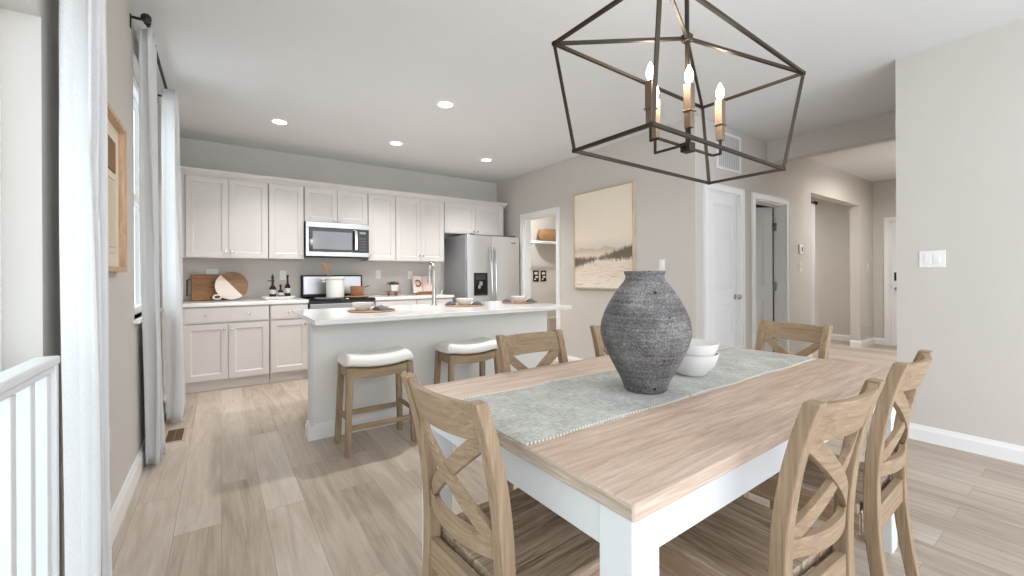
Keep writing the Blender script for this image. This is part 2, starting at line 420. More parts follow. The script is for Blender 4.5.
# baseboards
def base_prof(h=.105, t=.016):
    return [(0, 0), (t, 0), (t, h*.72), (t*.6, h*.86), (t*.45, h), (0, h)]
def baseboard(name, a, b, n, h=.105):
    # run from a to b on the floor, n = outward normal (xy)
    a = Vector((a[0], a[1], 0)); b = Vector((b[0], b[1], 0)); n = Vector((n[0], n[1], 0))
    secs = [[p + n*o + Vector((0, 0, z)) for o, z in base_prof(h)] for p in (a, b)]
    return struct(name, MB().loft(secs), M['trim'], angle=20)
baseboard('baseboard_left', (XL, 1.73), (XL, 5.35), (1, 0), .12)
baseboard('baseboard_right', (XR, -1.95), (XR, YR), (-1, 0), .11)
baseboard('baseboard_centre', (XC, YH), (XC, 4.35), (-1, 0))
baseboard('baseboard_hall', (8.45, YH), (XF, YH), (0, -1))
baseboard('baseboard_jamb', (8.45, YH-.016), (8.45, YH+.13), (-1, 0))
baseboard('baseboard_far', (XF, YH), (XF, 2.21), (-1, 0))
baseboard('baseboard_stair', (XF, YH+.13), (XF, 6.0), (-1, 0))
baseboard('baseboard_hall_middle', (5.873, YH), (6.57, YH), (0, -1))
baseboard('baseboard_pantry', (XC+.12, 6.2), (5.6, 6.2), (0, -1))

# casings: profile board around an opening
def casing_y(name, y, xa, xb, zb, w=.068, t=.018):
    mb = MB()
    mb.box(xa-w, xa, y-t, y, 0, zb+w).box(xb, xb+w, y-t, y, 0, zb+w).box(xa, xb, y-t, y, zb, zb+w)
    mb.box(xa-w, xa-w+.012, y-t-.008, y-t, 0, zb+w).box(xb+w-.012, xb+w, y-t-.008, y-t, 0, zb+w).box(xa-w, xb+w, y-t-.008, y-t, zb+w-.012, zb+w)
    mb.box(xa, xa+.016, y, y+.13, 0, zb).box(xb-.016, xb, y, y+.13, 0, zb).box(xa, xb, y, y+.13, zb-.016, zb)
    return struct(name, mb, M['trim'], bevel=.002, smooth=False)
def casing_x(name, x, ya, yb, zb, w=.068, t=.018, depth=.12):
    mb = MB()
    mb.box(x-t, x, ya-w, ya, 0, zb+w).box(x-t, x, yb, yb+w, 0, zb+w).box(x-t, x, ya, yb, zb, zb+w)
    mb.box(x-t-.008, x-t, ya-w, ya-w+.012, 0, zb+w).box(x-t-.008, x-t, yb+w-.012, yb+w, 0, zb+w).box(x-t-.008, x-t, ya-w, yb+w, zb+w-.012, zb+w)
    mb.box(x, x+depth, ya, ya+.016, 0, zb).box(x, x+depth, yb-.016, yb, 0, zb).box(x, x+depth, ya, yb, zb-.016, zb)
    return struct(name, mb, M['trim'], bevel=.002, smooth=False)
casing_y('trim_1', YH, CO[0], CO[1], CO[3])
casing_y('trim_2', YH, BO[0], BO[1], BO[3])
casing_x('trim_3', XC, PO[0], PO[1], PO[3])
casing_x('trim_4', XF, FO[0], FO[1], FO[3])

def panel_door(w, h, t=.035):
    # two-panel moulded door leaf, x 0..w, y 0..t (front at y=0), z 0..h
    st, top, mid, bot = .11, .115, .17, .2
    zm = h*.46
    mb = MB()
    mb.box(0, st, 0, t, 0, h).box(w-st, w, 0, t, 0, h).box(st, w-st, 0, t, 0, bot).box(st, w-st, 0, t, h-top, h).box(st, w-st, 0, t, zm-mid/2, zm+mid/2)
    for z0, z1 in ((bot, zm-mid/2), (zm+mid/2, h-top)):
        mb.box(st, w-st, .0145, t-.0145, z0, z1)
        b = .035   # raised field with sloped shoulder
        for yf, yb_ in ((.004, .0145), (t-.004, t-.0145)):
            o = [(st+.012, yb_, z0+.012), (w-st-.012, yb_, z0+.012), (w-st-.012, yb_, z1-.012), (st+.012, yb_, z1-.012)]
            i = [(st+b, yf, z0+b), (w-st-b, yf, z0+b), (w-st-b, yf, z1-b), (st+b, yf, z1-b)]
            mb.loft([o, i])
    return mb
def lever_set(parent, x, z, y=0):
    k = MB(); k.lathe([(.0, 0), (.03, 0), (.03, .006), (.012, .008), (.011, .03), (.024, .036), (.028, .05), (.022, .064), (0, .068)], 20)
    k.xf(Matrix.Translation((x, y, z)) @ Matrix.Rotation(PI/2, 4, 'X'))
    return k.build('door_knob', M['chrome'], parent)
def hinge(parent, x, z, y=0):
    return MB().box(x-.016, x+.016, y-.006, y, z-.05, z+.05).tube([(x, y-.008, z-.05), (x, y-.008, z+.05)], .007, 8).build('hinge', M['chrome'], parent)
# closed closet door
d1 = struct('door_1', panel_door(CO[1]-CO[0]-.036, CO[3]-.02), M['door'], smooth=False)
d1.location = (CO[0]+.018, YH+.012, .006)
lever_set(d1, CO[1]-CO[0]-.036-.065, .93)
for z in (.3, 1.03, 1.86): hinge(d1, .002, z)
# bathroom door standing ajar, hinged on the right jamb
wleaf = BO[1]-BO[0]-.036
d2 = struct('door_2', panel_door(wleaf, BO[3]-.02).xf(Matrix.Translation((-wleaf, 0, 0))), M['door'], smooth=False)
d2.location = (BO[1]-.04, YH+.135, .006); d2.rotation_euler = (0, 0, -math.radians(38))
for z in (.3, 1.03, 1.78):
    hg = MB().box(BO[1]-.05, BO[1]-.017, YH+.09, YH+.13, z-.05, z+.05).tube([(BO[1]-.035, YH+.128, z-.05), (BO[1]-.035, YH+.128, z+.05)], .009, 8)
    hg.xf(d2.matrix_basis.inverted()).build('hinge', M['chrome'], d2)
# front door
d3 = struct('door_3', panel_door(FO[1]-FO[0]-.036, FO[3]-.02).xf(Matrix.Rotation(-PI/2, 4, 'Z')), M['door'], smooth=False)
d3.location = (XF+.02, FO[1]-.018, .006)
mb = MB().box(-.014, 0, -.10, -.035, 1.06, 1.2); mb.build('keypad_lock', M['black'], d3, bevel=.004)
k = MB().lathe([(0, 0), (.03, 0), (.03, .006), (.012, .008), (.011, .03), (.026, .04), (.026, .056), (0, .064)], 20)
k.xf(Matrix.Translation((0, -.068, .93)) @ Matrix.Rotation(-PI/2, 4, 'Y')); k.build('door_knob', M['chrome'], d3)
MB().box(-.006, 0, -.0, .012, .93, 1.0).build('hinge', M['black'], d3)

# patio door in the left wall: jamb, frame, glass
pd = struct('door_4', MB().box(XL-.13, XL-.075, DO[1]-.05, DO[1], 0, DO[3]).box(XL-.13, XL-.075, DO[0], DO[0]+.05, 0, DO[3])
            .box(XL-.13, XL-.075, DO[0]+.05, DO[1]-.05, DO[3]-.05, DO[3]).box(XL-.13, XL-.075, DO[0]+.05, DO[1]-.05, 0, .08)
            .box(XL-.125, XL-.08, .30, .40, .08, DO[3]-.05), M['trim'], bevel=.003, smooth=False)
MB().box(XL-.105, XL-.1, DO[0]+.05, .30, .08, DO[3]-.05).box(XL-.105, XL-.1, .40, DO[1]-.05, .08, DO[3]-.05).build('glass', M['glass'], pd, smooth=False)
# window behind the curtains
wn = struct('window_1', MB().box(XL-.11, XL-.05, WO[0], WO[0]+.05, WO[2], WO[3]).box(XL-.11, XL-.05, WO[1]-.05, WO[1], WO[2], WO[3])
            .box(XL-.11, XL-.05, WO[0]+.05, WO[1]-.05, WO[2], WO[2]+.05).box(XL-.11, XL-.05, WO[0]+.05, WO[1]-.05, WO[3]-.05, WO[3])
            .box(XL-.1, XL-.06, WO[0]+.05, WO[1]-.05, (WO[2]+WO[3])/2-.025, (WO[2]+WO[3])/2+.025), M['trim'], bevel=.003, smooth=False)
MB().box(XL-.083, XL-.078, WO[0]+.05, WO[1]-.05, WO[2]+.05, WO[3]-.05).build('glass', M['glass'], wn, smooth=False)
MB().box(XL-.06, XL+.03, WO[0]-.04, WO[1]+.04, WO[2]-.022, WO[2]).build('window_sill', M['trim'], wn, bevel=.004)

# ------------------------------------------------------------------ room lamps (recessed kitchen cans, plus added fill cans out of view)
def can(x, y, label, power, group='recessed ceiling lights over the kitchen', spread=108):
    t = thing('recessed_light', label, 'ceiling light', (x, y, H), 0, group)
    MB().lathe([(.062, -.001), (.064, -.006), (.088, -.004), (.09, 0)], 32).build('trim_ring', M['trim'], t)
    MB().lathe([(0, -.0035), (.061, -.0035), (.061, 0), (0, 0)], 32).build('lens', M['lens'], t)
    l = bpy.data.lights.new('can_lamp', 'AREA'); l.shape = 'DISK'; l.size = .12; l.energy = power; l.color = (1, .985, .97); l.spread = math.radians(spread)
    lo = bpy.data.objects.new('can_lamp', l); COL.objects.link(lo); lo.location = (x, y, H-.012)
    return t
can(.498, 4.80, 'round recessed ceiling light nearest the left wall, above the cutting boards', CAN_W)
can(1.70, 4.81, 'round recessed ceiling light above the microwave, middle of the far row', CAN_W)
can(2.946, 4.83, 'round recessed ceiling light nearest the refrigerator', CAN_W)
can(1.69, 3.48, 'round recessed ceiling light above the island, nearest the chandelier', 14.0, spread=150)
can(7.3, 1.25, 'added unseen fill light in the entry hall ceiling behind the right wall', HALL_FILL_W, 'added unseen fill lights out of the kitchen', 165)  # invented lamp, out of view, added to brighten the hall
can(4.5, 5.3, 'added unseen fill light in the pantry ceiling', 14, 'added unseen fill lights out of the kitchen', 165)  # no known fitting here; added out of view to light the pantry
can(7.9, 4.2, 'added unseen fill light in the passage ceiling beyond the hall opening', HALL_FILL_W, 'added unseen fill lights out of the kitchen', 165)  # added lamp, hidden from the camera, brightens the space past the opening

# ------------------------------------------------------------------ kitchen cabinets
def shaker(w, h, st=.058, t=.02):
    mb = MB().box(0, st, 0, t, 0, h).box(w-st, w, 0, t, 0, h).box(st, w-st, 0, t, 0, st).box(st, w-st, 0, t, h-st, h)
    mb.box(st, w-st, .009, t, st, h-st)
    b = .012     # sloped inner moulding
    o = [(st, .001, st), (w-st, .001, st), (w-st, .001, h-st), (st, .001, h-st)]
    i = [(st+b, .009, st+b), (w-st-b, .009, st+b), (w-st-b, .009, h-st-b), (st+b, .009, h-st-b)]
    mb.loft([o, i], cap=False); return mb
def knob(parent, x, z, y=0, ax=1):
    k = MB().lathe([(0, 0), (.006, 0), (.005, .012), (.011, .016), (.013, .022), (.010, .027), (0, .028)], 14)
    k.xf(Matrix.Translation((x, y, z)) @ Matrix.Rotation(PI/2, 4, 'X')); return k.build('knob', M['chrome'], parent)
YU = YB - .33            # upper carcass front
def upper(label, x0, x1, z0, z1, doors, knobs, y=YU, cat='kitchen cabinet', grp='white wall cabinets along the back wall'):
    t = thing('wall_cabinet', label, cat, (x0, y, z0), 0, grp)
    w = x1 - x0; h = z1 - z0
    MB().box(.0005, w-.0005, 0, YB-y-.001, 0, h).build('body', M['cabinet'], t, smooth=False)
    n = doors; g = .004; dw = (w - g*(n+1)) / n
    for i in range(n):
        d = shaker(dw, h-.012).build('door', M['cabinet'], t, bevel=.0015, smooth=False)
        d.location = (g + i*(dw+g), -.0205, .006)
        kx = knobs[i]*dw if knobs[i] is not None else None
        if kx is not None: knob(d, kx, .07 if h > .5 else .04)
    return t
UZ0, UZ1 = 1.39, 2.27
upper('white two-door wall cabinet at the left end, above the wooden boards', -.30, .46, UZ0, UZ1, 2, [.93, .07])
upper('white single-door wall cabinet left of the microwave', .465, .835, UZ0, UZ1, 1, [.93])
upper('short white two-door wall cabinet directly above the microwave', .84, 1.595, 1.852, UZ1, 2, [.92, .08])
upper('white single-door wall cabinet right of the microwave', 1.60, 1.965, UZ0, UZ1, 1, [.07])
upper('tall white two-door wall cabinet between microwave and refrigerator', 1.97, 2.69, UZ0, UZ1, 2, [.93, .07])
upper('short white two-door wall cabinet above the refrigerator', 2.695, 3.735, 1.815, UZ1, 2, [.94, .06])
# filler strip and crown
tag(MB().box(XL+.001, -.301, YU, YB-.001, UZ0, UZ1).build('cabinet_filler', M['cabinet'], smooth=False), 'narrow white filler strip between wall cabinet and left wall', 'cabinet filler')
cr = [(0, UZ1), (.012, UZ1), (.012, UZ1+.02), (.05, UZ1+.058), (.05, UZ1+.072), (0, UZ1+.072)]
mb = MB().loft([[(x, YU-o, z) for o, z in cr] for x in (XL, 3.735)])
mb.loft([[(3.735+o, y, z) for o, z in cr] for y in (YU-.05, YB-.001)])
mb.box(XL, 3.735, YU, YB-.001, UZ1+.001, UZ1+.02)
tag(mb.build('crown_moulding', M['cabinet'], angle=20), 'white crown moulding running along the tops of the wall cabinets', 'moulding')

YF = 5.345               # base cabinet carcass front
def base(label, x0, x1, dr, doors, knobs):
    t = thing('base_cabinet', label, 'kitchen cabinet', (x0, YF, 0), 0, 'white base cabinets along the back wall')
    w = x1 - x0
    MB().box(.0005, w-.0005, 0, YB-YF-.001, .105, .876).box(.0005, w-.0005, .05, YB-YF-.001, 0, .105).build('body', M['cabinet'], t, smooth=False)
    MB().box(.001, w-.001, .034, .05, 0, .1).build('toe_kick', M['cabinet'], t, smooth=False)
    g = .005; n = len(dr); dw = (w - g*(n+1)) / n
    for i, ks in enumerate(dr):
        d = MB().box(0, dw, 0, .02, 0, .155).box(.01, dw-.01, -.002, 0, .01, .145).build('drawer', M['cabinet'], t, bevel=.002, smooth=False)
        d.location = (g + i*(dw+g), -.0205, .708)
        for kx in ks: knob(d, kx*dw, .08, -.002)
    n = doors; dw = (w - g*(n+1)) / n
    for i in range(n):
        d = shaker(dw, .575).build('door', M['cabinet'], t, bevel=.0015, smooth=False); d.location = (g + i*(dw+g), -.0205, .118)
        if knobs[i] is not None: knob(d, knobs[i]*dw, .52)
    return t
base('wide white base cabinet at the left end, one long drawer over two doors', -.31, .445, [[.25, .75]], 2, [.92, .08])
base('white base cabinet with single drawer and door, left of the range', .45, .835, [[.5]], 1, [.92])
base('white base cabinet right of the range, mostly hidden by the island', 1.603, 2.15, [[.5]], 1, [.08])
base('white base cabinet beside the refrigerator, below the open cookbook', 2.155, 2.69, [[.5]], 1, [.92])
tag(MB().box(XL+.001, -.311, YF, YB-.001, 0, .876).build('cabinet_filler', M['cabinet'], smooth=False), 'white filler strip between base cabinet and left wall', 'cabinet filler')
CZ = .915
t = MB().box(XL, .838, YF-.03, YB-.001, .877, CZ).build('countertop', M['quartz'], bevel=.004)
tag(t, 'white countertop left of the range, carrying the wooden boards and bottles', 'countertop', 'white countertops along the back wall')
t = MB().box(1.602, 2.705, YF-.03, YB-.001, .877, CZ).build('countertop', M['quartz'], bevel=.004)
tag(t, 'white countertop between range and refrigerator, carrying the small plant', 'countertop', 'white countertops along the back wall')

# ------------------------------------------------------------------ microwave
t = thing('microwave', 'stainless steel microwave mounted over the range', 'microwave', (.843, 5.53, 1.43))
w, h = .75, .418
MB().box(0, w, .02, .418, 0, h).build('body', M['dark_grey'], t, smooth=False)
MB().box(0, w, -.004, .02, h-.068, h).box(0, w, -.004, .02, 0, .055).box(0, .035, -.004, .02, .055, h-.068).build('front_frame', M['steel_soft'], t, bevel=.003)
d = MB().box(.036, .575, -.006, .02, .056, h-.069).build('door', M['black_gloss'], t, bevel=.004)
MB().box(.075, .53, -.008, -.006, .085, h-.115).build('window', paint('microwave_window', (120, 122, 124), .12, 0, .6, .03), d, bevel=.001)
pts = [(.572, -.006, .07), (.572, -.045, .085), (.572, -.055, .2), (.572, -.045, .325), (.572, -.006, .34)]
MB().loft([[(x-.017, y-.006, z), (x+.017, y-.006, z), (x+.017, y+.006, z), (x-.017, y+.006, z)] for x, y, z in pts]).build('handle', M['chrome'], t, bevel=.003)
cp = MB().box(.60, w-.012, -.006, .02, .056, h-.069).build('control_panel', M['dark_grey'], t, bevel=.003)
MB().box(.625, .7, -.008, -.006, h-.125, h-.1).build('display', paint('display_grey', (150, 160, 160), .3), cp)
mb = MB()
for r_ in range(5):
    for c_ in range(3): mb.box(.625+c_*.028, .645+c_*.028, -.0075, -.006, .08+r_*.036, .1+r_*.036)
mb.build('keypad', paint('key_grey', (96, 96, 98), .5), cp)
MB().box(.03, w-.03, .05, .3, -.006, 0).build('grease_filter', M['black'], t)

# ------------------------------------------------------------------ range
t = thing('range', 'stainless steel freestanding range with black cooktop, behind the island', 'stove', (.845, 5.30, 0))
w = .75
MB().box(0, w, .03, .63, .02, .9).box(.03, w-.03, .06, .6, 0, .02).build('body', M['dark_grey'], t, smooth=False)
MB().box(0, w, 0, .63, .9, .917).build('cooktop', M['black_gloss'], t, bevel=.005)
for bx, by, br in ((.2, .17, .1), (.55, .17, .085), (.2, .45, .075), (.55, .45, .1)):
    MB().tube([(bx+br*math.cos(a), by+br*math.sin(a), .9175) for a in [2*PI*k/28 for k in range(28)]], .0025, 6, True).build('burner_ring', M['steel_side'], t)
bp = MB().loft([[(x, .57, .917), (x, .585, 1.2), (x, .645, 1.2), (x, .645, .917)] for x in (0, w)]).build('back_panel', M['black'], t, bevel=.01)
MB().loft([[(x, .5685, .955), (x, .5795, 1.185), (x, .59, 1.185), (x, .58, .955)] for x in (.02, w-.02)]).build('panel_face', M['steel_soft'], bp, bevel=.004)
MB().loft([[(x, .567, 1.03), (x, .574, 1.12), (x, .58, 1.12), (x, .575, 1.03)] for x in (.29, .46)]).build('clock_display', M['black_gloss'], bp)
od = MB().box(.005, w-.005, 0, .03, .25, .86).build('oven_door', M['steel_side'], t, bevel=.006)
MB().box(.12, w-.12, -.003, 0, .38, .68).build('oven_window', M['black_gloss'], od)
MB().tube([(.07, -.045, .79), (w-.07, -.045, .79)], .012, 12).tube([(.09, 0, .79), (.09, -.045, .79)], .009, 8).tube([(w-.09, 0, .79), (w-.09, -.045, .79)], .009, 8).build('oven_handle', M['chrome'], od)
MB().box(.005, w-.005, .003, .03, .06, .24).build('drawer', M['steel'], t, bevel=.005)
# utensil crock, spatula, amber pot and board on the cooktop
CK = thing('utensil_crock', 'tall white ceramic crock standing on the cooktop', 'crock', (1.17, 5.52, .9205))
MB().lathe([(0, 0), (.098, 0), (.104, .008), (.104, .225), (.112, .232), (.112, .252), (.106, .256), (.096, .25), (.096, .02), (0, .018)], 36).build('body', M['ceramic'], CK)
MB().tube([(-.112, 0, .2), (-.15, 0, .195), (-.155, 0, .225), (-.112, 0, .236)], .008, 8).build('handle', M['ceramic'], CK)
sp = thing('wooden_spatula', 'wooden spatula leaning out of the white crock', 'utensil', (1.17, 5.52, .94))
MB().bar((.05, 0, .0), (-.085, 0, .3), .016, .012).build('handle', M['board'], sp, bevel=.003)
MB().loft([[(x-a, -.004, z), (x+a, -.004, z), (x+a, .004, z), (x-a, .004, z)] for x, z, a in ((-.08, .29, .008), (-.098, .335, .026), (-.125, .39, .03), (-.128, .4, .02))]).build('blade', M['board'], sp, bevel=.002)
cb = MB().lathe([(0, 0), (.13, 0), (.135, .006), (.135, .012), (.13, .018), (0, .018)], 36).build('trivet', M['board'])
cb.location = (1.42, 5.47, .9205); tag(cb, 'round wooden trivet on the cooktop beside the white crock', 'trivet')
cp = thing('stoneware_pot', 'small amber pot on the wooden trivet beside the crock', 'pot', (1.425, 5.47, .9395))
MB().lathe([(0, 0), (.07, 0), (.085, .02), (.088, .115), (.092, .12), (.084, .12), (.081, .022), (0, .012)], 32).build('bowl', M['copper'], cp)
MB().tube([(.086, 0, .1), (.12, .01, .115), (.15, .02, .12)], .007, 8).build('handle', M['dark_grey'], cp)

# ------------------------------------------------------------------ refrigerator
t = thing('refrigerator', 'stainless steel side-by-side refrigerator with black dispenser', 'refrigerator', (2.85, 5.20, 0))
w = .905; hh = 1.765; gx = .405
MB().box(0, w, .07, .73, .02, hh).box(.04, w-.04, .1, .7, 0, .02).build('cabinet', M['steel_side'], t, bevel=.006)
MB().box(.01, w-.01, .03, .07, .02, .1).build('kick_grille', M['dark_grey'], t)
def curved_door(x0, x1):
    # slightly bowed face
    secs = []
    for k in range(9):
        f = k/8; x = x0 + (x1-x0)*f; y = -.012*(1-(2*f-1)**2)
        secs.append([(x, y, .11), (x, .066, .11), (x, .066, hh-.004), (x, y, hh-.004)])
    return MB().loft(secs)
fd = curved_door(.002, gx-.003).build('freezer_door', M['steel'], t, bevel=.004)
rd = curved_door(gx+.003, w-.002).build('fridge_door', M['steel'], t, bevel=.004)
for par, x in ((fd, gx-.035), (rd, gx+.038)):
    pts = [(x, -.0, .62), (x, -.05, .68), (x, -.062, 1.0), (x, -.055, 1.35), (x, -.03, 1.55), (x, 0, 1.6)]
    MB().tube(pts, .014, 10).build('handle', M['chrome'], par)
dp = MB().box(.10, .325, -.017, .02, .9, 1.225).build('dispenser', M['black_gloss'], fd, bevel=.004)
MB().box(.13, .295, -.0185, -.016, 1.13, 1.2).build('dispenser_display', M['dark_grey'], dp)
MB().box(.185, .235, -.026, -.016, 1.04, 1.1).box(.165, .205, -.026, -.016, 1.0, 1.05).build('dispenser_paddle', M['steel_side'], dp, bevel=.003)
MB().box(.12, .305, -.03, -.016, .9, .918).build('drip_tray', M['dark_grey'], dp)
MB().box(w-.16, w-.08, -.011, -.004, 1.665, 1.677).build('badge', M['dark_grey'], rd)
for hx_ in (.05, w-.13): MB().box(hx_, hx_+.08, .02, .12, hh+.0005, hh+.02).build('hinge_cover', M['dark_grey'], t, bevel=.004)

# ------------------------------------------------------------------ left counter objects
bd = thing('cutting_board', 'rectangular wooden cutting board with black handle, leaning on the backsplash', 'cutting board', (-.265, 5.85, CZ))
bd.rotation_euler = (-math.radians(11), 0, 0)
MB().box(0, .44, -.02, 0, .0045, .30).build('board', M['board'], bd, bevel=.006)
MB().tube([(.004, -.01, .06), (-.035, -.01, .06), (-.035, -.01, .24), (.004, -.01, .24)], .007, 8).build('handle', M['black'], bd)
rb = thing('cutting_board', 'round half wood, half white marble board in front of the rectangular one', 'cutting board', (.11, 5.765, CZ+.166))
rb.rotation_euler = (-math.radians(9), 0, 0)
R_ = .16; a0 = math.radians(130); a1 = math.radians(310)
def arc(a, b, n): return [(R_*math.cos(a+(b-a)*k/n), R_*math.sin(a+(b-a)*k/n)) for k in range(n+1)]
MB().prism(arc(a1-2*PI, a0, 30), 'y', -.018, 0).build('wood_half', M['board_dark'], rb, bevel=.003)
hpts = arc(a0, a1, 30)
MB().prism(hpts, 'y', -.0182, .0002).build('marble_half', M['marble'], rb, bevel=.003)
hx, hz = -.125, -.125
MB().tube([(hx-.012+.03*math.cos(a)*1.2, -.009, hz-.002+.024*math.sin(a)) for a in [2*PI*k/20 for k in range(20)]], .009, 8, True).build('handle', M['marble'], rb)
TR = thing('tray', 'long white ceramic tray holding the dark bottles', 'tray', (.575, 5.70, CZ+.0005))
tw, td = .18, .075
def rect(a, b, z): return [(-a, -b, z), (a, -b, z), (a, b, z), (-a, b, z)]
MB().loft([rect(tw*.72, td*.7, 0), rect(tw, td, .032), rect(tw-.008, td-.008, .032), rect(tw*.72-.006, td*.7-.006, .008)]).build('dish', M['ceramic'], TR, bevel=.002)
def bottle(label, x, y, r, hb, hn, extra=None):
    b = thing('bottle', label, 'bottle', (x, y, CZ+.0095), 0, 'dark bottles on the white tray')
    MB().lathe([(0, 0), (r*.9, 0), (r, .006), (r, hb*.78), (r*.75, hb*.93), (r*.36, hb*1.05), (r*.32, hn-.03), (r*.4, hn-.028), (r*.4, hn), (0, hn)], 24).build('body', M['bottle'], b)
    MB().lathe([(r*1.02, hb*.36), (r*1.02, hb*.7), (r*1.0, hb*.7), (r*1.0, hb*.36)], 24, closed=True).build('label_band', M['label'], b)
    if extra: extra(b, r, hn)
    return b
def spout(b, r, hn): MB().tube([(-.0, 0, hn), (-.0, 0, hn+.02)], .005, 8).tube([(.02, 0, hn-.06), (-.05, 0, hn-.062)], .006, 8).build('stopper', M['black'], b)
bottle('dark bottle with a side spout on the tray, left of three', .51, 5.70, .037, .15, .27, spout)
bottle('short dark bottle on the tray, between two taller ones', .592, 5.69, .031, .10, .165)
bottle('tall slim dark bottle on the tray, right of three', .668, 5.70, .031, .17, .28)

# outlets and switches
def outlet(name, label, cat, p, n, kind='outlet', w=.072, h=.116, gang=1, grp=None):
    # n: 'y-' plate facing -y, 'x-' facing -x, 'x+' facing +x
    rz = {'y-': 0, 'x-': -PI/2, 'x+': PI/2}[n]
    t = thing(name, label, cat, p, rz, grp)
    W_ = w + .046*(gang-1)
    MB().box(-W_/2, W_/2, -.005, 0, -h/2, h/2).build('cover_plate', M['plastic'], t, bevel=.002)
    for g in range(gang):
        cx = (g-(gang-1)/2)*.046
        if kind == 'outlet':
            for z in (-.02, .02): MB().box(cx-.015, cx+.015, -.007, -.005, z-.014, z+.014).build('socket', M['trim'], t, bevel=.002)
        else:
            MB().loft([[(cx-.016, y, z), (cx+.016, y, z), (cx+.016, -.005, z), (cx-.016, -.005, z)] for y, z in ((-.007, -.033), (-.011, -.002), (-.007, .033))]).build('rocker', M['trim'], t)
    return t
outlet('wall_outlet', 'white outlet on the backsplash above the rectangular cutting board', 'outlet', (-.076, YB, 1.235), 'y-', w=.116, h=.072)
outlet('wall_outlet', 'white outlet on the backsplash behind the dark bottles', 'outlet', (.645, YB, 1.2), 'y-')
outlet('wall_outlet', 'white outlet on the backsplash right of the range', 'outlet', (1.831, YB, 1.21), 'y-')
outlet('light_switch', 'white switch on the backsplash beside the open cookbook', 'switch', (2.30, YB, 1.2), 'y-', 'switch')
outlet('light_switch', 'white wall switch right of the landscape painting, above the vase', 'switch', (XC, 2.736, 1.283), 'x-', 'switch')
outlet('light_switch', 'wide white double switch plate on the right wall', 'switch', (XR, .727, 1.275), 'x-', 'switch', gang=2, w=.085)
outlet('light_switch', 'white wall switch below the thermostat', 'switch', (6.214, YH, 1.274), 'y-', 'switch')
outlet('light_switch', 'white wall switch near the corner by the front door', 'switch', (8.82, YH, 1.30), 'y-', 'switch')
outlet('wall_outlet', 'white outlet low on the left wall behind the near curtain', 'outlet', (XL, 2.515, .455), 'x+')
th = thing('thermostat', 'small white thermostat on the hall wall right of the open door', 'thermostat', (6.217, YH, 1.505))
MB().box(-.045, .045, -.018, 0, -.06, .06).build('body', M['plastic'], th, bevel=.004); MB().box(.008, .034, -.0195, -.018, -.03, .03).build('display', M['dark_grey'], th)

# right counter: plant on riser, cookbook on stand
rs = thing('wooden_riser', 'small footed wooden riser under the potted succulent', 'riser', (1.96, 5.68, CZ+.0005))
MB().lathe([(0, .045), (.095, .045), (.1, .05), (.1, .058), (.095, .063), (0, .063)], 28).build('top', M['board_dark'], rs)
for a in (.6, 2.5, 4.7): MB().lathe([(0, 0), (.012, 0), (.016, .012), (.01, .028), (.014, .045), (0, .045)], 12, (.065*math.cos(a), .065*math.sin(a), 0)).build('foot', M['board_dark'], rs)
pl = thing('potted_succulent', 'small green succulent in a square white pot on the riser', 'plant', (1.96, 5.68, CZ+.064))
MB().loft([rect(.042, .042, 0), rect(.05, .05, .09), rect(.044, .044, .09), rect(.038, .038, .02)]).build('pot', M['ceramic_matte'], pl, bevel=.003)
MB().box(-.043, .043, -.043, .043, .07, .08).build('soil', M['soil'], pl)
mb = MB()
for i in range(34):
    a = i*2.399; r = .008+.0013*i; el = 1.35-.028*i; L = .05+.02*random.random()
    d = Vector((math.cos(a)*math.cos(el), math.sin(a)*math.cos(el), math.sin(el))); p = Vector((r*math.cos(a), r*math.sin(a), .08)); u = d.cross(Vector((0, 0, 1))).normalized()*.011; v_ = d.cross(u).normalized()*.005
    mb.loft([[p+d*L*f + (u*math.cos(q)+v_*math.sin(q))*s_ for q in (0, PI/3, 2*PI/3, PI, 4*PI/3, 5*PI/3)] for f, s_ in ((0, .5), (.4, 1), (.75, .8), (1, .05))])
mb.build('leaves', M['leaf'], pl)
ck = thing('open_cookbook', 'open cookbook with a round dish picture leaning on the backsplash', 'book', (2.44, 5.80, CZ+.02)); ck.rotation_euler = (-math.radians(14), 0, 0)
MB().loft([[(x, y-.012, z), (x, y, z), (x, y, z+.0), (x, y-.012, z)] for x, y, z in ()] or [[(-.15, -.03, 0), (-.15, 0, 0), (-.15, 0, .25), (-.15, -.03, .25)], [(-.075, -.022, 0), (-.075, 0, 0), (-.075, 0, .25), (-.075, -.022, .25)], [(-.004, -.006, 0), (-.004, 0, 0), (-.004, 0, .25), (-.004, -.006, .25)]]).build('left_page', M['marble'], ck)
MB().loft([[(.004, -.006, 0), (.004, 0, 0), (.004, 0, .25), (.004, -.006, .25)], [(.075, -.03, 0), (.075, 0, 0), (.075, 0, .25), (.075, -.03, .25)], [(.15, -.02, 0), (.15, 0, 0), (.15, 0, .24), (.15, -.02, .24)]]).build('right_page', M['towel'], ck)
MB().lathe([(0, 0), (.055, 0), (.055, .003), (0, .003)], 28).xf(Matrix.Translation((-.075, -.0225, .14)) @ Matrix.Rotation(math.radians(90), 4, 'X')).build('dish_picture', M['board_dark'], ck)
MB().lathe([(0, 0), (.03, 0), (.03, .002), (0, .002)], 28).xf(Matrix.Translation((-.075, -.0258, .14)) @ Matrix.Rotation(math.radians(90), 4, 'X')).build('dish_food', M['towel'], ck)
st = MB().box(2.33, 2.56, 5.72, 5.80, CZ+.0005, CZ+.018).box(2.33, 2.56, 5.72, 5.732, CZ+.018, CZ+.045)
tag(st.build('book_stand', M['board_dark'], bevel=.003), 'wooden ledge stand holding up the open cookbook', 'book stand')

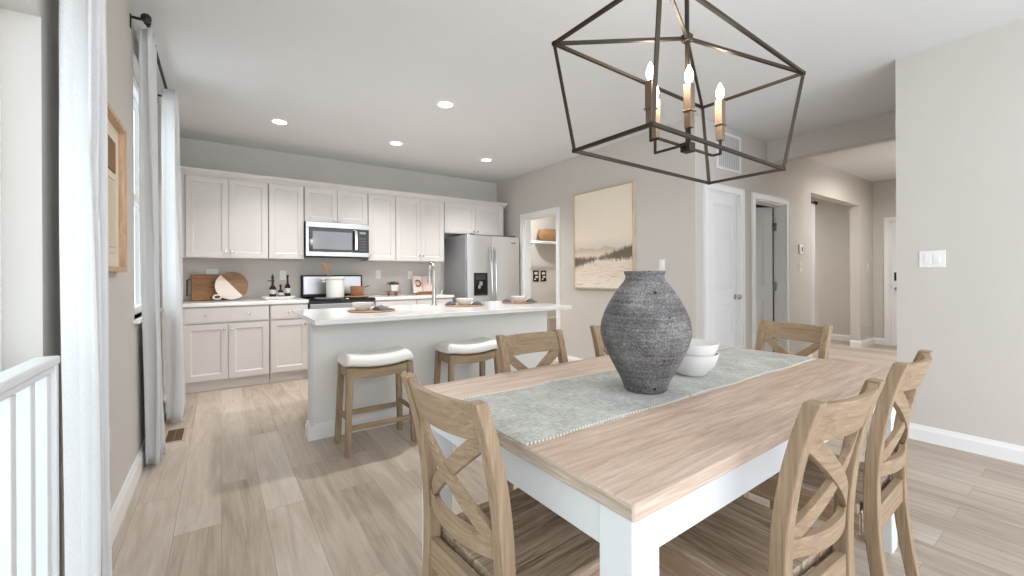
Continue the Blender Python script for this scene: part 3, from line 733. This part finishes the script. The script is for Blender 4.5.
# ------------------------------------------------------------------ island
IX0, IX1, IY0, IY1 = .548, 2.735, 3.31, 4.06
IZ = .888
t = thing('kitchen_island', 'long white kitchen island behind the two stools', 'kitchen island', (0, 0, 0))
KD = .11
MB().box(IX0, IX1, IY0, IY0+KD, 0, IZ-.036).box(.69, IX1-.02, IY0+KD, IY1, .1, IZ-.036).box(.72, IX1-.05, IY0+KD, IY1-.07, 0, .1).build('body', M['island'], t, bevel=.003, smooth=False)
MB().box(IX0-.018, IX0-.0005, IY0-.012, IY0+KD, 0, IZ-.037).build('end_panel', M['white_wood'], t, bevel=.002, smooth=False)
mb = MB(); pr = base_prof(.115, .018)
ring = lambda o, z: [(IX0-.018-o, IY0-.012-o, z), (IX1+o, IY0-.012-o, z), (IX1+o, IY1, z), (IX0-.018-o, IY1, z)]
for (a, b, n) in (((IX0-.018, IY0-.0005), (IX1+.018, IY0-.0005), (0, -1)), ((IX0-.0185, IY0-.018), (IX0-.0185, IY0+KD), (-1, 0))):
    A_ = Vector((*a, 0)); B_ = Vector((*b, 0)); n_ = Vector((*n, 0))
    mb.loft([[p + n_*o + Vector((0, 0, z)) for o, z in pr] for p in (A_, B_)])
mb.build('base_trim', M['trim'], t, angle=20)
t = MB().box(.512, 2.785, 3.0, 4.10, IZ-.035, IZ).build('island_worktop', M['quartz'], bevel=.004)
tag(t, 'white stone worktop of the island, set with three places', 'countertop')

fa = thing('kitchen_faucet', 'tall brushed nickel gooseneck faucet on the island worktop', 'faucet', (1.74, 3.86, IZ), math.radians(-7))
MB().lathe([(0, 0), (.03, 0), (.03, .008), (.024, .014), (.021, .05), (.02, .16), (.014, .18), (0, .18)], 24).build('base', M['chrome'], fa)
pts = [(0, 0, .17), (0, 0, .33)] + [(.0, .075-.075*math.cos(a), .33+.095*math.sin(a)) for a in [PI*k/14 for k in range(1, 15)]] + [(0, .15, .30)]
MB().tube(pts, .0125, 14).build('neck', M['chrome'], fa)
MB().tube([(0, .15, .305), (0, .15, .28), (0, .15, .215), (0, .15, .21)], [.014, .018, .02, .016], 14).build('spray_head', M['chrome'], fa)
MB().tube([(.018, 0, .09), (.045, 0, .092), (.07, 0, .11), (.085, 0, .15)], [.012, .01, .008, .006], 10).build('lever', M['chrome'], fa)

# place settings
def placemat(x, y, label):
    m_ = MB().lathe([(0, .0), (.185, 0), (.192, .004), (.185, .009), (.15, .009), (.147, .0075), (.1, .0075), (.097, .009), (0, .009)], 44).build('placemat', M['mat_wood'])
    m_.location = (x, y, IZ+.0005); return tag(m_, label, 'placemat', 'round woven placemats on the island')
def bowl(x, y, z, label, grp, r=.085, h=.062, mt='ceramic'):
    b = MB().lathe([(0, 0), (r*.55, 0), (r*.58, .004), (r*.9, h*.55), (r, h), (r-.006, h), (r*.84, h*.55), (r*.5, .012), (0, .01)], 40).build('bowl', M[mt])
    b.location = (x, y, z); return tag(b, label, 'bowl', grp)
def napkin(x, y, z, label, rz, L=.16):
    mb = MB(); n = 9
    secs = []
    for k in range(n):
        f = k/(n-1); wdt = .05*(1-.35*math.sin(PI*f)) ; hgt = .022+.014*math.sin(PI*f*1.3+.4)
        secs.append([((f-.5)*L, wdt*math.cos(a)*(1+.12*math.sin(3*a+k)), .001 + max(0, hgt*math.sin(a))*(1+.18*math.cos(5*a+k*1.7))) for a in [PI*q/10 for q in range(11)]])
    mb.loft(secs); o = mb.build('napkin', M['napkin'], angle=70); o.location = (x, y, z); o.rotation_euler = (0, 0, rz)
    return tag(o, label, 'napkin', 'grey cloth napkins on the placemats')
ZM = IZ + .0098
DU = Vector((math.cos(YAW), -math.sin(YAW), 0))
for (px, py, bo, nn, nm) in ((1.04, 3.55, -.075, [(.1, .3)], 'left'), (1.95, 3.62, .0, [(-.135, 1.1), (.135, .6)], 'middle'), (2.62, 3.64, .0, [(-.135, 1.0), (.135, .5)], 'right')):
    where = {'left': 'in front of the range', 'middle': 'in front of the faucet', 'right': 'at the pantry end of the island'}[nm]
    placemat(px, py, 'round woven placemat ' + where)
    c = Vector((px, py, 0)) + DU*bo
    bowl(c.x, c.y, ZM, 'white bowl on the placemat ' + where, 'white bowls set on the island')
    for i, (o_, rz) in enumerate(nn):
        c2 = Vector((px, py, 0)) + DU*o_
        side = '' if len(nn) == 1 else ('left of the bowl ' if o_ < 0 else 'right of the bowl ')
        napkin(c2.x, c2.y, ZM, 'crumpled grey napkin ' + (side or 'beside the bowl ') + where, rz, .15 if len(nn) == 1 else .09)

# ------------------------------------------------------------------ counter stools
def make_stool(label, loc):
    t = thing('counter_stool', label, 'stool', loc, 0, 'upholstered counter stools at the island')
    hw, hd = .205, .115; zt = .55
    saddle = lambda x: .022*(x/hw)**2                       # rails and cushion dip in the middle
    for sx in (-1, 1):
        for sy in (-1, 1):
            x1, y1 = sx*hw, sy*hd; x0, y0 = sx*(hw+.022), sy*(hd+.03)
            sq = lambda x, y, z, a: [(x-a, y-a, z), (x+a, y-a, z), (x+a, y+a, z), (x-a, y+a, z)]
            MB().loft([sq(x0, y0, 0, .018), sq(x1, y1, zt+.02, .0205)]).build('leg', M['stool_z'], t, bevel=.003)
    for sy in (-1, 1):
        secs = []
        for k in range(13):
            x = -hw+.018 + (2*hw-.036)*k/12; dz = saddle(x)
            y = sy*hd
            secs.append([(x, y-.011, zt-.062+dz*1.1), (x, y+.011, zt-.062+dz*1.1), (x, y+.011, zt-.002+dz), (x, y-.011, zt-.002+dz)])
        MB().loft(secs).build('front_rail' if sy < 0 else 'rear_rail', M['stool_x'], t, bevel=.002)
    for sx in (-1, 1):
        MB().box(sx*hw-.011, sx*hw+.011, -hd+.018, hd-.018, zt-.05, zt+.018).build('side_rail', M['stool_z'], t, bevel=.002)
    for sx in (-1, 1):
        xx = sx*(hw+.015); MB().bar((xx, -hd-.018, .235), (xx, hd+.018, .235), .016, .03).build('side_stretcher', M['stool_x'], t, bevel=.002)
    for sy in (-1, 1):
        yy = sy*(hd+.02); MB().bar((-hw-.0, yy, .175 if sy < 0 else .2), (hw+.0, yy, .175 if sy < 0 else .2), .018, .035).build('stretcher', M['stool_x'], t, bevel=.002)
    # cushion
    secs = []; nx = 17
    for k in range(nx):
        f = k/(nx-1); x = (-1+2*f)*(hw+.036); e = min(1, max(0, (1-abs(-1+2*f))/.12)); e = math.sqrt(1-(1-e)**2) if e < 1 else 1
        d = (hd+.04)*(.90+.10*e); hz = .026 + .056*e; dz = zt + .0015 + saddle(max(-hw, min(hw, x)))
        secs.append([(x, -d*.97, dz), (x, -d, dz+hz*.45), (x, -d*.93, dz+hz*.85), (x, -d*.6, dz+hz), (x, 0, dz+hz*1.04), (x, d*.6, dz+hz), (x, d*.93, dz+hz*.85), (x, d, dz+hz*.45), (x, d*.97, dz)])
    c = MB().loft(secs).build('cushion', M['linen'], t, angle=60)
    m_ = c.modifiers.new('sub', 'SUBSURF'); m_.levels = 1; m_.render_levels = 2
    return t
st1 = make_stool('cream-cushioned wooden counter stool at the left end of the island', (.905, 3.005, 0))
dup(st1, (1.66, 3.03, 0), 0, 'cream-cushioned wooden counter stool behind the dining chairs, farther along the island', 'upholstered counter stools at the island')

# ------------------------------------------------------------------ dining table
TZ = .765
TL, TW = 1.80, .985
T = thing('dining_table', 'dining table with limed wood top and white legs', 'table', (1.49, .995, 0), math.radians(1.0))
MB().box(-TL/2, TL/2, -TW/2, TW/2, TZ-.034, TZ).build('tabletop', M['table'], T, bevel=.004)
MB().box(-TL/2-.001, -TL/2+.02, -TW/2+.004, TW/2-.004, TZ-.031, TZ-.003).build('end_grain', M['table_edge'], T, bevel=.002)
ax, ay = TL/2-.02, TW/2-.02
LW = .082
MB().box(-ax+.01, -ax+.032, -ay+.04, ay-.04, TZ-.134, TZ-.0345).build('end_apron', M['white_wood'], T, bevel=.001)
MB().box(ax-.032, ax-.01, -ay+.04, ay-.04, TZ-.134, TZ-.0345).build('end_apron', M['white_wood'], T, bevel=.001)
MB().box(-ax+.04, ax-.04, -ay+.01, -ay+.032, TZ-.134, TZ-.0345).build('side_apron', M['white_wood'], T, bevel=.001)
MB().box(-ax+.04, ax-.04, ay-.032, ay-.01, TZ-.134, TZ-.0345).build('side_apron', M['white_wood'], T, bevel=.001)
for sx in (-1, 1):
    for sy in (-1, 1):
        x0 = sx*ax; x1 = sx*(ax-LW); y0 = sy*ay; y1 = sy*(ay-LW)
        MB().box(min(x0, x1), max(x0, x1), min(y0, y1), max(y0, y1), 0, TZ-.0345).build('leg', M['white_wood'], T, bevel=.003)

# runner: a thin woven cloth with a pale stitched border
RUN = thing('table_runner', 'sage green woven runner with pale stitched edge along the table', 'table runner', (1.465, 1.022, TZ+.0005), math.radians(.6))
RL, RW = .872, .208
mb = MB(); nx, ny = 90, 16
def rz_(x, y): return .0022 + .0012*math.sin(x*9+1.3)*math.sin(y*17+.4) + .003*math.exp(-((x+.43)/.012)**2) + .003*math.exp(-((x+.15-y*.12)/.01)**2)
vs = []; fs = []
for top in (1, 0):
    for i in range(nx+1):
        for j in range(ny+1):
            x = -RL+2*RL*i/nx; y = -RW+2*RW*j/ny
            wob = .004*math.sin(x*14)*(abs(y)/RW)
            vs.append((x, y+wob, (rz_(x, y)+.0012) if top else 0))
K = (nx+1)*(ny+1)
for i in range(nx):
    for j in range(ny):
        a = i*(ny+1)+j; q = (a, a+ny+1, a+ny+2, a+1); fs.append(q); fs.append(tuple(K+v for v in reversed(q)))
for i in range(nx):
    for j in (0, ny):
        a = i*(ny+1)+j; fs.append((a, a+ny+1, K+a+ny+1, K+a))
for j in range(ny):
    for i in (0, nx):
        a = i*(ny+1)+j; fs.append((a, a+1, K+a+1, K+a))
mb.add(vs, fs).build('cloth', M['runner'], RUN, angle=60)
stitch = paint('cream_thread', (232, 228, 218), .9)
for sy in (-1, 1):
    mb = MB(); n = 150
    for i in range(n):
        x = -RL + 2*RL*(i+.5)/n; y = sy*RW + .004*math.sin(x*14)*sy
        mb.bar((x-.0035, y-.003, .003), (x+.0035, y+.003, .0035), .004, .0035)
    mb.build('stitched_edge', stitch, RUN, smooth=False)

# vase
VS = thing('vase', 'large rough dark grey clay vase on the table runner', 'vase', (1.228, .948, TZ+.0058))
pr = [(0, 0), (.068, 0), (.0745, .006), (.083, .03), (.104, .07), (.128, .115), (.147, .155), (.157, .19), (.1585, .212), (.154, .24), (.143, .27), (.126, .303), (.106, .335), (.087, .360), (.0735, .376), (.068, .386), (.0675, .394), (.0715, .403), (.0735, .408), (.071, .411), (.064, .408), (.060, .396), (.062, .38), (.10, .32), (.13, .25), (.13, .19), (.06, .03), (0, .02)]
MB().lathe([(r*.972, z*1.012) for r, z in pr], 72).build('body', M['vase'], VS, angle=60)
# two nested bowls
bw = MB().lathe([(0, 0), (.052, 0), (.056, .004), (.088, .04), (.103, .082), (.104, .088), (.099, .088), (.084, .044), (.05, .012), (0, .01)], 48).build('bowl', M['ceramic_matte'])
bw.location = (1.575, .99, TZ+.0055); tag(bw, 'lower matte white bowl of the nested pair beside the vase', 'bowl', 'nested white bowls on the table')
bw2 = bw.copy(); COL.objects.link(bw2); bw2.location = (1.575, .99, TZ+.0055+.0415); tag(bw2, 'upper matte white bowl nested in the lower one beside the vase', 'bowl', 'nested white bowls on the table')

# ------------------------------------------------------------------ dining chairs
_pz = np.polyfit([0, .25, .46, .60, .75, .91], [-.252, -.208, -.192, -.196, -.217, -.262], 3)
lean = lambda z: float(np.polyval(_pz, z))
CHW = .1665     # post centre offset
CHT = .91
def make_chair(label, loc, rz):
    t = thing('dining_chair', label, 'chair', loc, rz, 'cross-back dining chairs around the table')
    # seat of four planks
    mb = MB(); n = 4; w0, w1 = .196, .205
    for i in range(n):
        a = -1+2*i/n; b_ = -1+2*(i+1)/n; e = .0011
        yb, yf = -.166, .222
        q = lambda z: [(a*w0+e, yb, z), (b_*w0-e, yb, z), (b_*w1-e, yf, z), (a*w1+e, yf, z)]
        mb.loft([q(.43), q(.46)])
    mb.build('seat', M['seat'], t, bevel=.004)
    for sx in (-1, 1):
        secs = []
        for k in range(23):
            z = CHT*k/22; y = lean(z); d = .5*(.038 - .006*abs(k/22-.5)*2); wx = .0172
            sl = (lean(z+.01)-lean(z-.01))/.02
            x = sx*(CHW + .012*max(0, (z-.46))/.45*0)
            dz = d*sl*-.0
            secs.append([(x-wx, y-d, z), (x+wx, y-d, z), (x+wx, y+d, z), (x-wx, y+d, z)])
        MB().loft(secs).build('rear_post', M['oak_z'], t, bevel=.003)
        sq = lambda a, z: [(sx*.178-a, .192-a, z), (sx*.178+a, .192-a, z), (sx*.178+a, .192+a, z), (sx*.178-a, .192+a, z)]
        MB().loft([sq(.015, 0), sq(.0205, .4295)]).build('front_leg', M['oak_z'], t, bevel=.003)
        MB().box(sx*.178-.01, sx*.178+.01, -.168, .171, .365, .4295).build('side_apron', M['oak_y'], t, bevel=.002)
    MB().box(-.157, .157, .182, .202, .365, .4295).build('front_apron', M['oak_x'], t, bevel=.002)
    MB().box(-.157, .157, lean(.42)-.012, lean(.42)+.012, .375, .452).build('rear_apron', M['oak_x'], t, bevel=.003)
    hw = CHW-.017
    bulge = lambda x: -.030*(1-(x/hw)**2)
    def crail(name, z0, z1, th=.019):
        secs = []
        for k in range(17):
            x = -hw-.004 + (2*hw+.008)*k/16
            bx = bulge(max(-hw, min(hw, x)))
            secs.append([(x, lean(z0)+bx-th/2, z0), (x, lean(z0)+bx+th/2, z0), (x, lean(z1)+bx+th/2, z1), (x, lean(z1)+bx-th/2, z1)])
        return MB().loft(secs).build(name, M['oak_x'], t, bevel=.002)
    crail('top_rail', .815, .903)
    crail('lower_rail', .545, .59)
    for s_ in (-1, 1):
        z0, z1 = .583, .822; secs = []; L = math.hypot(2*hw, z1-z0); nx_, nz_ = -(z1-z0)/L, 2*hw/L
        for k in range(15):
            f = k/14; x = -hw+2*hw*f; z = z0+(z1-z0)*f; hwid = .0185; sec = []
            off = .0045*s_
            for sg, tt in ((-1, -1), (1, -1), (1, 1), (-1, 1)):
                px = x + nx_*hwid*sg; pz = z + nz_*hwid*sg
                px = max(-hw, min(hw, px)); pz_ = max(z0-.004, min(z1+.004, pz))
                sec.append((px*s_, lean(pz_) + bulge(px) + tt*.0075 + off*.5, pz_))
            secs.append(sec)
        MB().loft(secs).build('cross_brace', M['oak_x'], t, bevel=.0015)
    return t
ch = make_chair('wooden cross-back chair at the left end of the table, nearest the island', (.686, .940, 0), math.radians(-86))
G = 'cross-back dining chairs around the table'
dup(ch, (1.176, .608, 0), math.radians(-2), 'wooden cross-back chair on the near long side, beside the near table corner', G)
dup(ch, (1.80, .628, 0), math.radians(2), 'wooden cross-back chair on the near long side, farther to the right', G)
dup(ch, (1.185, 1.297, 0), math.radians(180), 'wooden cross-back chair on the far long side, in front of the second stool', G)
dup(ch, (1.775, 1.303, 0), math.radians(180), 'wooden cross-back chair on the far long side, mostly hidden by the vase', G)
dup(ch, (2.325, 1.05, 0), math.radians(81), 'wooden cross-back chair at the far right end of the table', G)

# ------------------------------------------------------------------ chandelier
CH = thing('chandelier', 'dark bronze open cage chandelier with four candle bulbs above the table', 'chandelier', (1.48, .94, 0), math.radians(1.4))
bronze = metal('dark_bronze', (74, 66, 58), .5); M['bronze'] = bronze
bronze2 = metal('aged_brass', (142, 124, 106), .45)
z1, z2, zt = 2.003, 1.612, 2.083
U1 = [(-.489, .218, z1), (-.489, -.218, z1), (.495, -.218, z1), (.495, .218, z1)]
L1 = [(-.448, .160, z2), (-.448, -.160, z2), (.448, -.160, z2), (.448, .160, z2)]
B_ = .011
def ringframe(pts):
    mb = MB()
    for i in range(4): mb.bar(pts[i], pts[(i+1) % 4], B_)
    for p in pts: mb.box(p[0]-B_*.6, p[0]+B_*.6, p[1]-B_*.6, p[1]+B_*.6, p[2]-B_*.6, p[2]+B_*.6)
    return mb
ringframe(U1).build('upper_frame', bronze, CH, smooth=False)
ringframe(L1).build('lower_frame', bronze, CH, smooth=False)
for a, b in zip(U1, L1): MB().bar(a, b, B_).build('corner_strut', bronze, CH, smooth=False)
for a in U1: MB().bar(a, (0, 0, zt), B_).build('roof_strut', bronze, CH, smooth=False)
MB().box(-.016, .016, -.016, .016, zt-.014, zt+.014).build('hub', bronze, CH, bevel=.002)
MB().box(-.006, .006, -.006, .006, 1.66, H-.02).build('stem', bronze, CH, smooth=False)
MB().box(-.065, .065, -.065, .065, H-.022, H).build('canopy', bronze, CH, bevel=.003)
MB().box(-.02, .02, -.02, .02, 1.645, 1.68).build('lower_hub', bronze, CH, bevel=.002)
for (x, y) in ((-.19, .03), (-.042, .115), (-.055, -.04), (.183, -.032)):
    zc = 1.715
    am = MB().bar((0, 0, 1.662), (x, 0, 1.662), .008).bar((x, 0, 1.662), (x, y, 1.662), .008).bar((x, y, 1.658), (x, y, zc), .008)
    am.build('arm', bronze, CH, smooth=False)
    sl = MB().box(x-.013, x+.013, y-.013, y+.013, zc, zc+.06).box(x-.018, x+.018, y-.018, y+.018, zc+.06, zc+.065).box(x-.0145, x+.0145, y-.0145, y+.0145, zc+.065, zc+.163).build('candle_sleeve', bronze2, CH, bevel=.0012)
    MB().lathe([(.006, 0), (.009, .006), (.0145, .02), (.0155, .028), (.0135, .044), (.0065, .06), (.002, .069), (0, .07)], 16, (x, y, zc+.163)).build('bulb', M['bulb'], sl)
    pl_ = bpy.data.lights.new('candle_lamp', 'POINT'); pl_.energy = 1.2; pl_.color = (1, .93, .85); pl_.shadow_soft_size = .02
    po = bpy.data.objects.new('candle_lamp', pl_); COL.objects.link(po); po.location = Vector((1.48, .94, 0)) + Matrix.Rotation(math.radians(1.4), 3, 'Z') @ Vector((x, y, zc+.26))

# ------------------------------------------------------------------ landscape painting
PW, PH = .975, 1.222
pt = thing('framed_painting', 'large framed landscape painting in cream tones on the wall', 'painting', (XC, 3.563, 1.012))
f_ = .016; dpt = .04
MB().box(-dpt, -.001, -PW/2, -PW/2+f_, 0, PH).box(-dpt, -.001, PW/2-f_, PW/2, 0, PH).box(-dpt, -.001, -PW/2+f_, PW/2-f_, 0, f_).box(-dpt, -.001, -PW/2+f_, PW/2-f_, PH-f_, PH).build('frame', M['gold'], pt, smooth=False)
MB().box(-dpt*.6, -dpt*.5, -PW/2+f_, PW/2-f_, f_, PH-f_).build('canvas', m_painting(PW, PH), pt, smooth=False)
MB().box(-dpt*.5, -.001, -PW/2+f_, PW/2-f_, f_, PH-f_).build('backing', M['black'], pt, smooth=False)

# framed textile art on the left wall
fr = thing('framed_textile', 'wooden framed woven textile art on the left wall', 'wall art', (XL, 2.35, 1.2))
w_, h_ = .80, .69
MB().box(.001, .04, -w_/2, -w_/2+.022, 0, h_).box(.001, .04, w_/2-.022, w_/2, 0, h_).box(.001, .04, -w_/2+.022, w_/2-.022, 0, .022).box(.001, .04, -w_/2+.022, w_/2-.022, h_-.022, h_).build('frame', M['frame_wood'], fr, bevel=.002)
MB().box(.001, .012, -w_/2+.022, w_/2-.022, .022, h_-.022).build('mat_board', M['cream'], fr, smooth=False)
MB().box(.012, .018, -.27, .27, .11, .41).build('cream_weave', M['textile'], fr, bevel=.002)
MB().box(.012, .019, -.27, .27, .45, .59).build('brown_weave', M['textile_brown'], fr, bevel=.002)
MB().box(.012, .017, -.27, .27, .415, .445).box(.012, .017, -.27, .27, .085, .105).build('fringe', M['cream'], fr, smooth=False)

# ------------------------------------------------------------------ curtains and rods
def curtain(label, x, y0t, y1t, y0b, y1b, zb, zt_, amp, folds, flare=1.0, ph=0, grp='white linen curtain panels', xslant=0):
    mb = MB(); ns, nz = folds*12, 26; vs = []; fs = []
    for i in range(nz+1):
        f = i/nz; z = zb+(zt_-zb)*f
        ya = y0b+(y0t-y0b)*f; ybb = y1b+(y1t-y1b)*f
        for k in range(ns+1):
            s_ = k/ns
            a = amp*(1+(flare-1)*(1-f))
            dx = a*math.sin(2*PI*folds*s_+ph) + .25*a*math.sin(2*PI*folds*2.3*s_+3*f+ph) + .012*math.sin(5*f+4*s_)*(1-f)
            vs.append((x+dx+xslant*(1-f), ya+(ybb-ya)*s_ + .012*math.sin(2*PI*folds*s_*2+1+ph), z))
    n = ns+1
    for i in range(nz):
        for k in range(ns): a = i*n+k; fs.append((a, a+1, a+n+1, a+n))
    o = mb.add(vs, fs).build('curtain', M['curtain'], angle=80)
    m_ = o.modifiers.new('thick', 'SOLIDIFY'); m_.thickness = .003
    return tag(o, label, 'curtain', grp)
RX = -.335
curtain('nearest white linen curtain panel, beside the patio door', -.330, 1.68, 1.92, 1.66, 1.94, .02, 2.586, .034, 4, 1.0, .6)
curtain('white linen curtain panel left of the bright window', -.350, 3.17, 3.5, 3.38, 3.74, .01, 2.618, .03, 4, 1.15, .4)
curtain('farthest white linen curtain panel, beside the white cabinets', -.312, 4.1, 4.42, 4.30, 4.78, .01, 2.618, .04, 4, 1.3, 1.2)
def rod(label, y0, y1, z, by):
    t = thing('curtain_rod', label, 'curtain rod', (0, 0, 0), 0, 'black curtain rods on the left wall')
    MB().tube([(RX, y0, z), (RX, y1, z)], .0095, 12).build('pole', M['black'], t)
    for y, s_ in ((y0, -1), (y1, 1)):
        MB().lathe([(0, 0), (.02, .002), (.024, .012), (.024, .03), (.014, .036), (0, .037)], 18).xf(Matrix.Translation((RX, y, z)) @ Matrix.Rotation(-s_*PI/2, 4, 'X')).build('finial', M['black'], t)
    for y in by:
        MB().box(XL+.0005, XL+.006, y-.012, y+.012, z-.05, z+.025).bar((XL+.004, y, z+.012), (RX+.004, y, z+.012), .01, .012).tube([(RX+.014*math.cos(a), y, z+.002-.014*math.sin(a)) for a in [PI*k/8 for k in range(9)]], .004, 8).build('bracket', M['black'], t)
    return t
rod('black curtain rod above the bright window, with round end cap', 3.13, 4.46, 2.632, (3.16, 4.40))
rod('black curtain rod above the patio door', -1.1, 1.96, 2.6, (-1.05, 1.93))

# guard rail across the patio door
gr = thing('guard_rail', 'white guard rail with balusters across the patio door', 'railing', (-.372, 0, 0))
RZ = .968
MB().box(-.024, .024, -.9, 1.60, RZ-.022, RZ).box(-.016, .016, -.9, 1.60, RZ-.042, RZ-.022).build('handrail', M['white_wood'], gr, bevel=.005)
MB().box(-.018, .018, -.9, 1.60, .05, .085).build('bottom_rail', M['white_wood'], gr, bevel=.003)
n = 22
for i in range(n):
    y = 1.545 - i*.112
    MB().box(-.015, .015, y-.015, y+.015, .085, RZ-.042).build('baluster', M['white_wood'], gr, bevel=.002)
for y_ in (1.58, -.9): MB().box(-.02, .02, y_, y_+.02, 0, RZ-.022).build('end_post', M['white_wood'], gr, bevel=.003)

# ------------------------------------------------------------------ vents
fv = thing('floor_vent', 'brown slotted floor register near the left wall', 'vent', (-.28, 4.0, 0))
MB().box(-.068, .068, -.165, .165, 0, .003).build('frame', paint('register_frame', (176, 158, 140), .5), fv, bevel=.001)
MB().box(-.048, .048, -.142, .142, .003, .0036).build('well', M['dark_void'], fv, smooth=False)
mb = MB()
for i in range(18): y = -.138+i*.0162; mb.box(-.048, .048, y-.003, y+.003, .0036, .005)
mb.box(-.003, .003, -.142, .142, .0036, .0056)
mb.build('slats', M['vent_brown'], fv, smooth=False)
rv = thing('return_air_grille', 'white return air grille high on the wall above the closet door', 'vent', (4.455, YH, 2.28))
w_, h_ = .49, .40
MB().box(-w_/2, w_/2, -.012, -.001, 0, .028).box(-w_/2, w_/2, -.012, -.001, h_-.028, h_).box(-w_/2, -w_/2+.028, -.012, -.001, .028, h_-.028).box(w_/2-.028, w_/2, -.012, -.001, .028, h_-.028).build('frame', M['trim'], rv, bevel=.002, smooth=False)
MB().box(-w_/2+.028, w_/2-.028, -.004, -.002, .028, h_-.028).build('filter', paint('grille_filter', (206, 205, 203), .9), rv, smooth=False)
mb = MB()
for i in range(12):
    x = -w_/2+.04+i*(w_-.08)/11; mb.loft([[(x-.011, -.011, .028), (x+.009, -.005, .028), (x+.009, -.0035, .028), (x-.011, -.0095, .028)], [(x-.011, -.011, h_-.028), (x+.009, -.005, h_-.028), (x+.009, -.0035, h_-.028), (x-.011, -.0095, h_-.028)]])
mb.build('louvres', M['trim'], rv, smooth=False)

# ------------------------------------------------------------------ pantry contents
YP = 6.2
sh = thing('wire_shelf', 'white wire shelf on the pantry wall holding the basket', 'shelf', (0, YP, 1.80))
MB().tube([(3.97, -.30, 0), (5.48, -.30, 0)], .007, 8).tube([(3.97, -.30, -.03), (5.48, -.30, -.03)], .006, 8).tube([(3.97, -.01, 0), (5.48, -.01, 0)], .006, 8).build('rails', M['plastic'], sh)
mb = MB()
for i in range(50): x = 3.985+i*.03; mb.bar((x, -.30, .0085), (x, -.01, .0085), .004)
mb.build('wires', M['plastic'], sh, smooth=False)
for x in (4.6, 5.35): MB().bar((x, -.29, -.02), (x, -.004, -.28), .009).build('brace', M['plastic'], sh)
MB().box(5.10, 5.114, -.304, -.290, -.62, -.008).build('support_pole', M['plastic'], sh, smooth=False)
bk = thing('wicker_basket', 'oval wicker basket on the pantry wire shelf', 'basket', (5.16, YP-.165, 1.8112))
MB().lathe([(0, 0), (.12, 0), (.142, .012), (.158, .06), (.162, .11), (.156, .15), (.150, .17), (.142, .17), (.146, .11), (.13, .02), (0, .018)], 36).xf(Matrix.Diagonal((2.3, 1, 1.25, 1))).build('body', M['wicker'], bk)
MB().tube([(.335*math.cos(a), .146*math.sin(a), .212) for a in [2*PI*k/40 for k in range(40)]], .013, 8, True).build('rim', M['wicker'], bk)
for x, w_ in ((4.85, 'left'), (5.03, 'right')):
    pq = thing('wall_plaque', 'small black plaque with pale shapes on the pantry wall, %s of two' % w_, 'plaque', (x, YP-.0005, 1.075), 0, 'black plaques on the pantry wall')
    MB().box(-.068, .068, -.012, 0, 0, .205).build('board', M['black'], pq, bevel=.003)
    MB().box(-.04, .035, -.0135, -.012, .13, .175).box(-.045, -.005, -.0135, -.012, .03, .055).box(-.02, .045, -.0135, -.012, .07, .1).build('shapes', M['cream'], pq, smooth=False)
tb = thing('storage_box', 'tan box on the pantry floor, seen past the end of the island', 'box', (5.14, YP-.17, 0))
MB().box(-.22, .22, -.15, .15, 0, .36).build('body', M['tan_box'], tb, bevel=.006); MB().box(-.226, .226, -.156, .156, .3605, .41).build('lid', M['tan_box'], tb, bevel=.006)

# white curtain inside the hall opening
hc = MB(); vs = []; fs = []
cu = thing('curtain_rod', 'short black rod end high inside the hall opening', 'curtain rod', (7.16, 2.56, 2.24))
MB().tube([(-.14, 0, 0), (.12, 0, 0)], .014, 10).build('pole', M['black'], cu); MB().lathe([(0, 0), (.03, .004), (.03, .03), (0, .034)], 16).xf(Matrix.Translation((.12, 0, 0)) @ Matrix.Rotation(PI/2, 4, 'Y')).build('finial', M['black'], cu)
nz, ns = 20, 24
for i in range(nz+1):
    f = i/nz
    for k in range(ns+1):
        s_ = k/ns; vs.append((7.04+.21*s_-(.05*(1-f))*s_, 2.56+.022*math.sin(2*PI*3*s_+.5), .02+2.2*f))
for i in range(nz):
    for k in range(ns): a = i*(ns+1)+k; fs.append((a, a+1, a+ns+2, a+ns+1))
o = hc.add(vs, fs).build('curtain', M['curtain'], angle=80); m_ = o.modifiers.new('thick', 'SOLIDIFY'); m_.thickness = .003
tag(o, 'narrow white curtain hanging at the left side of the hall opening', 'curtain')
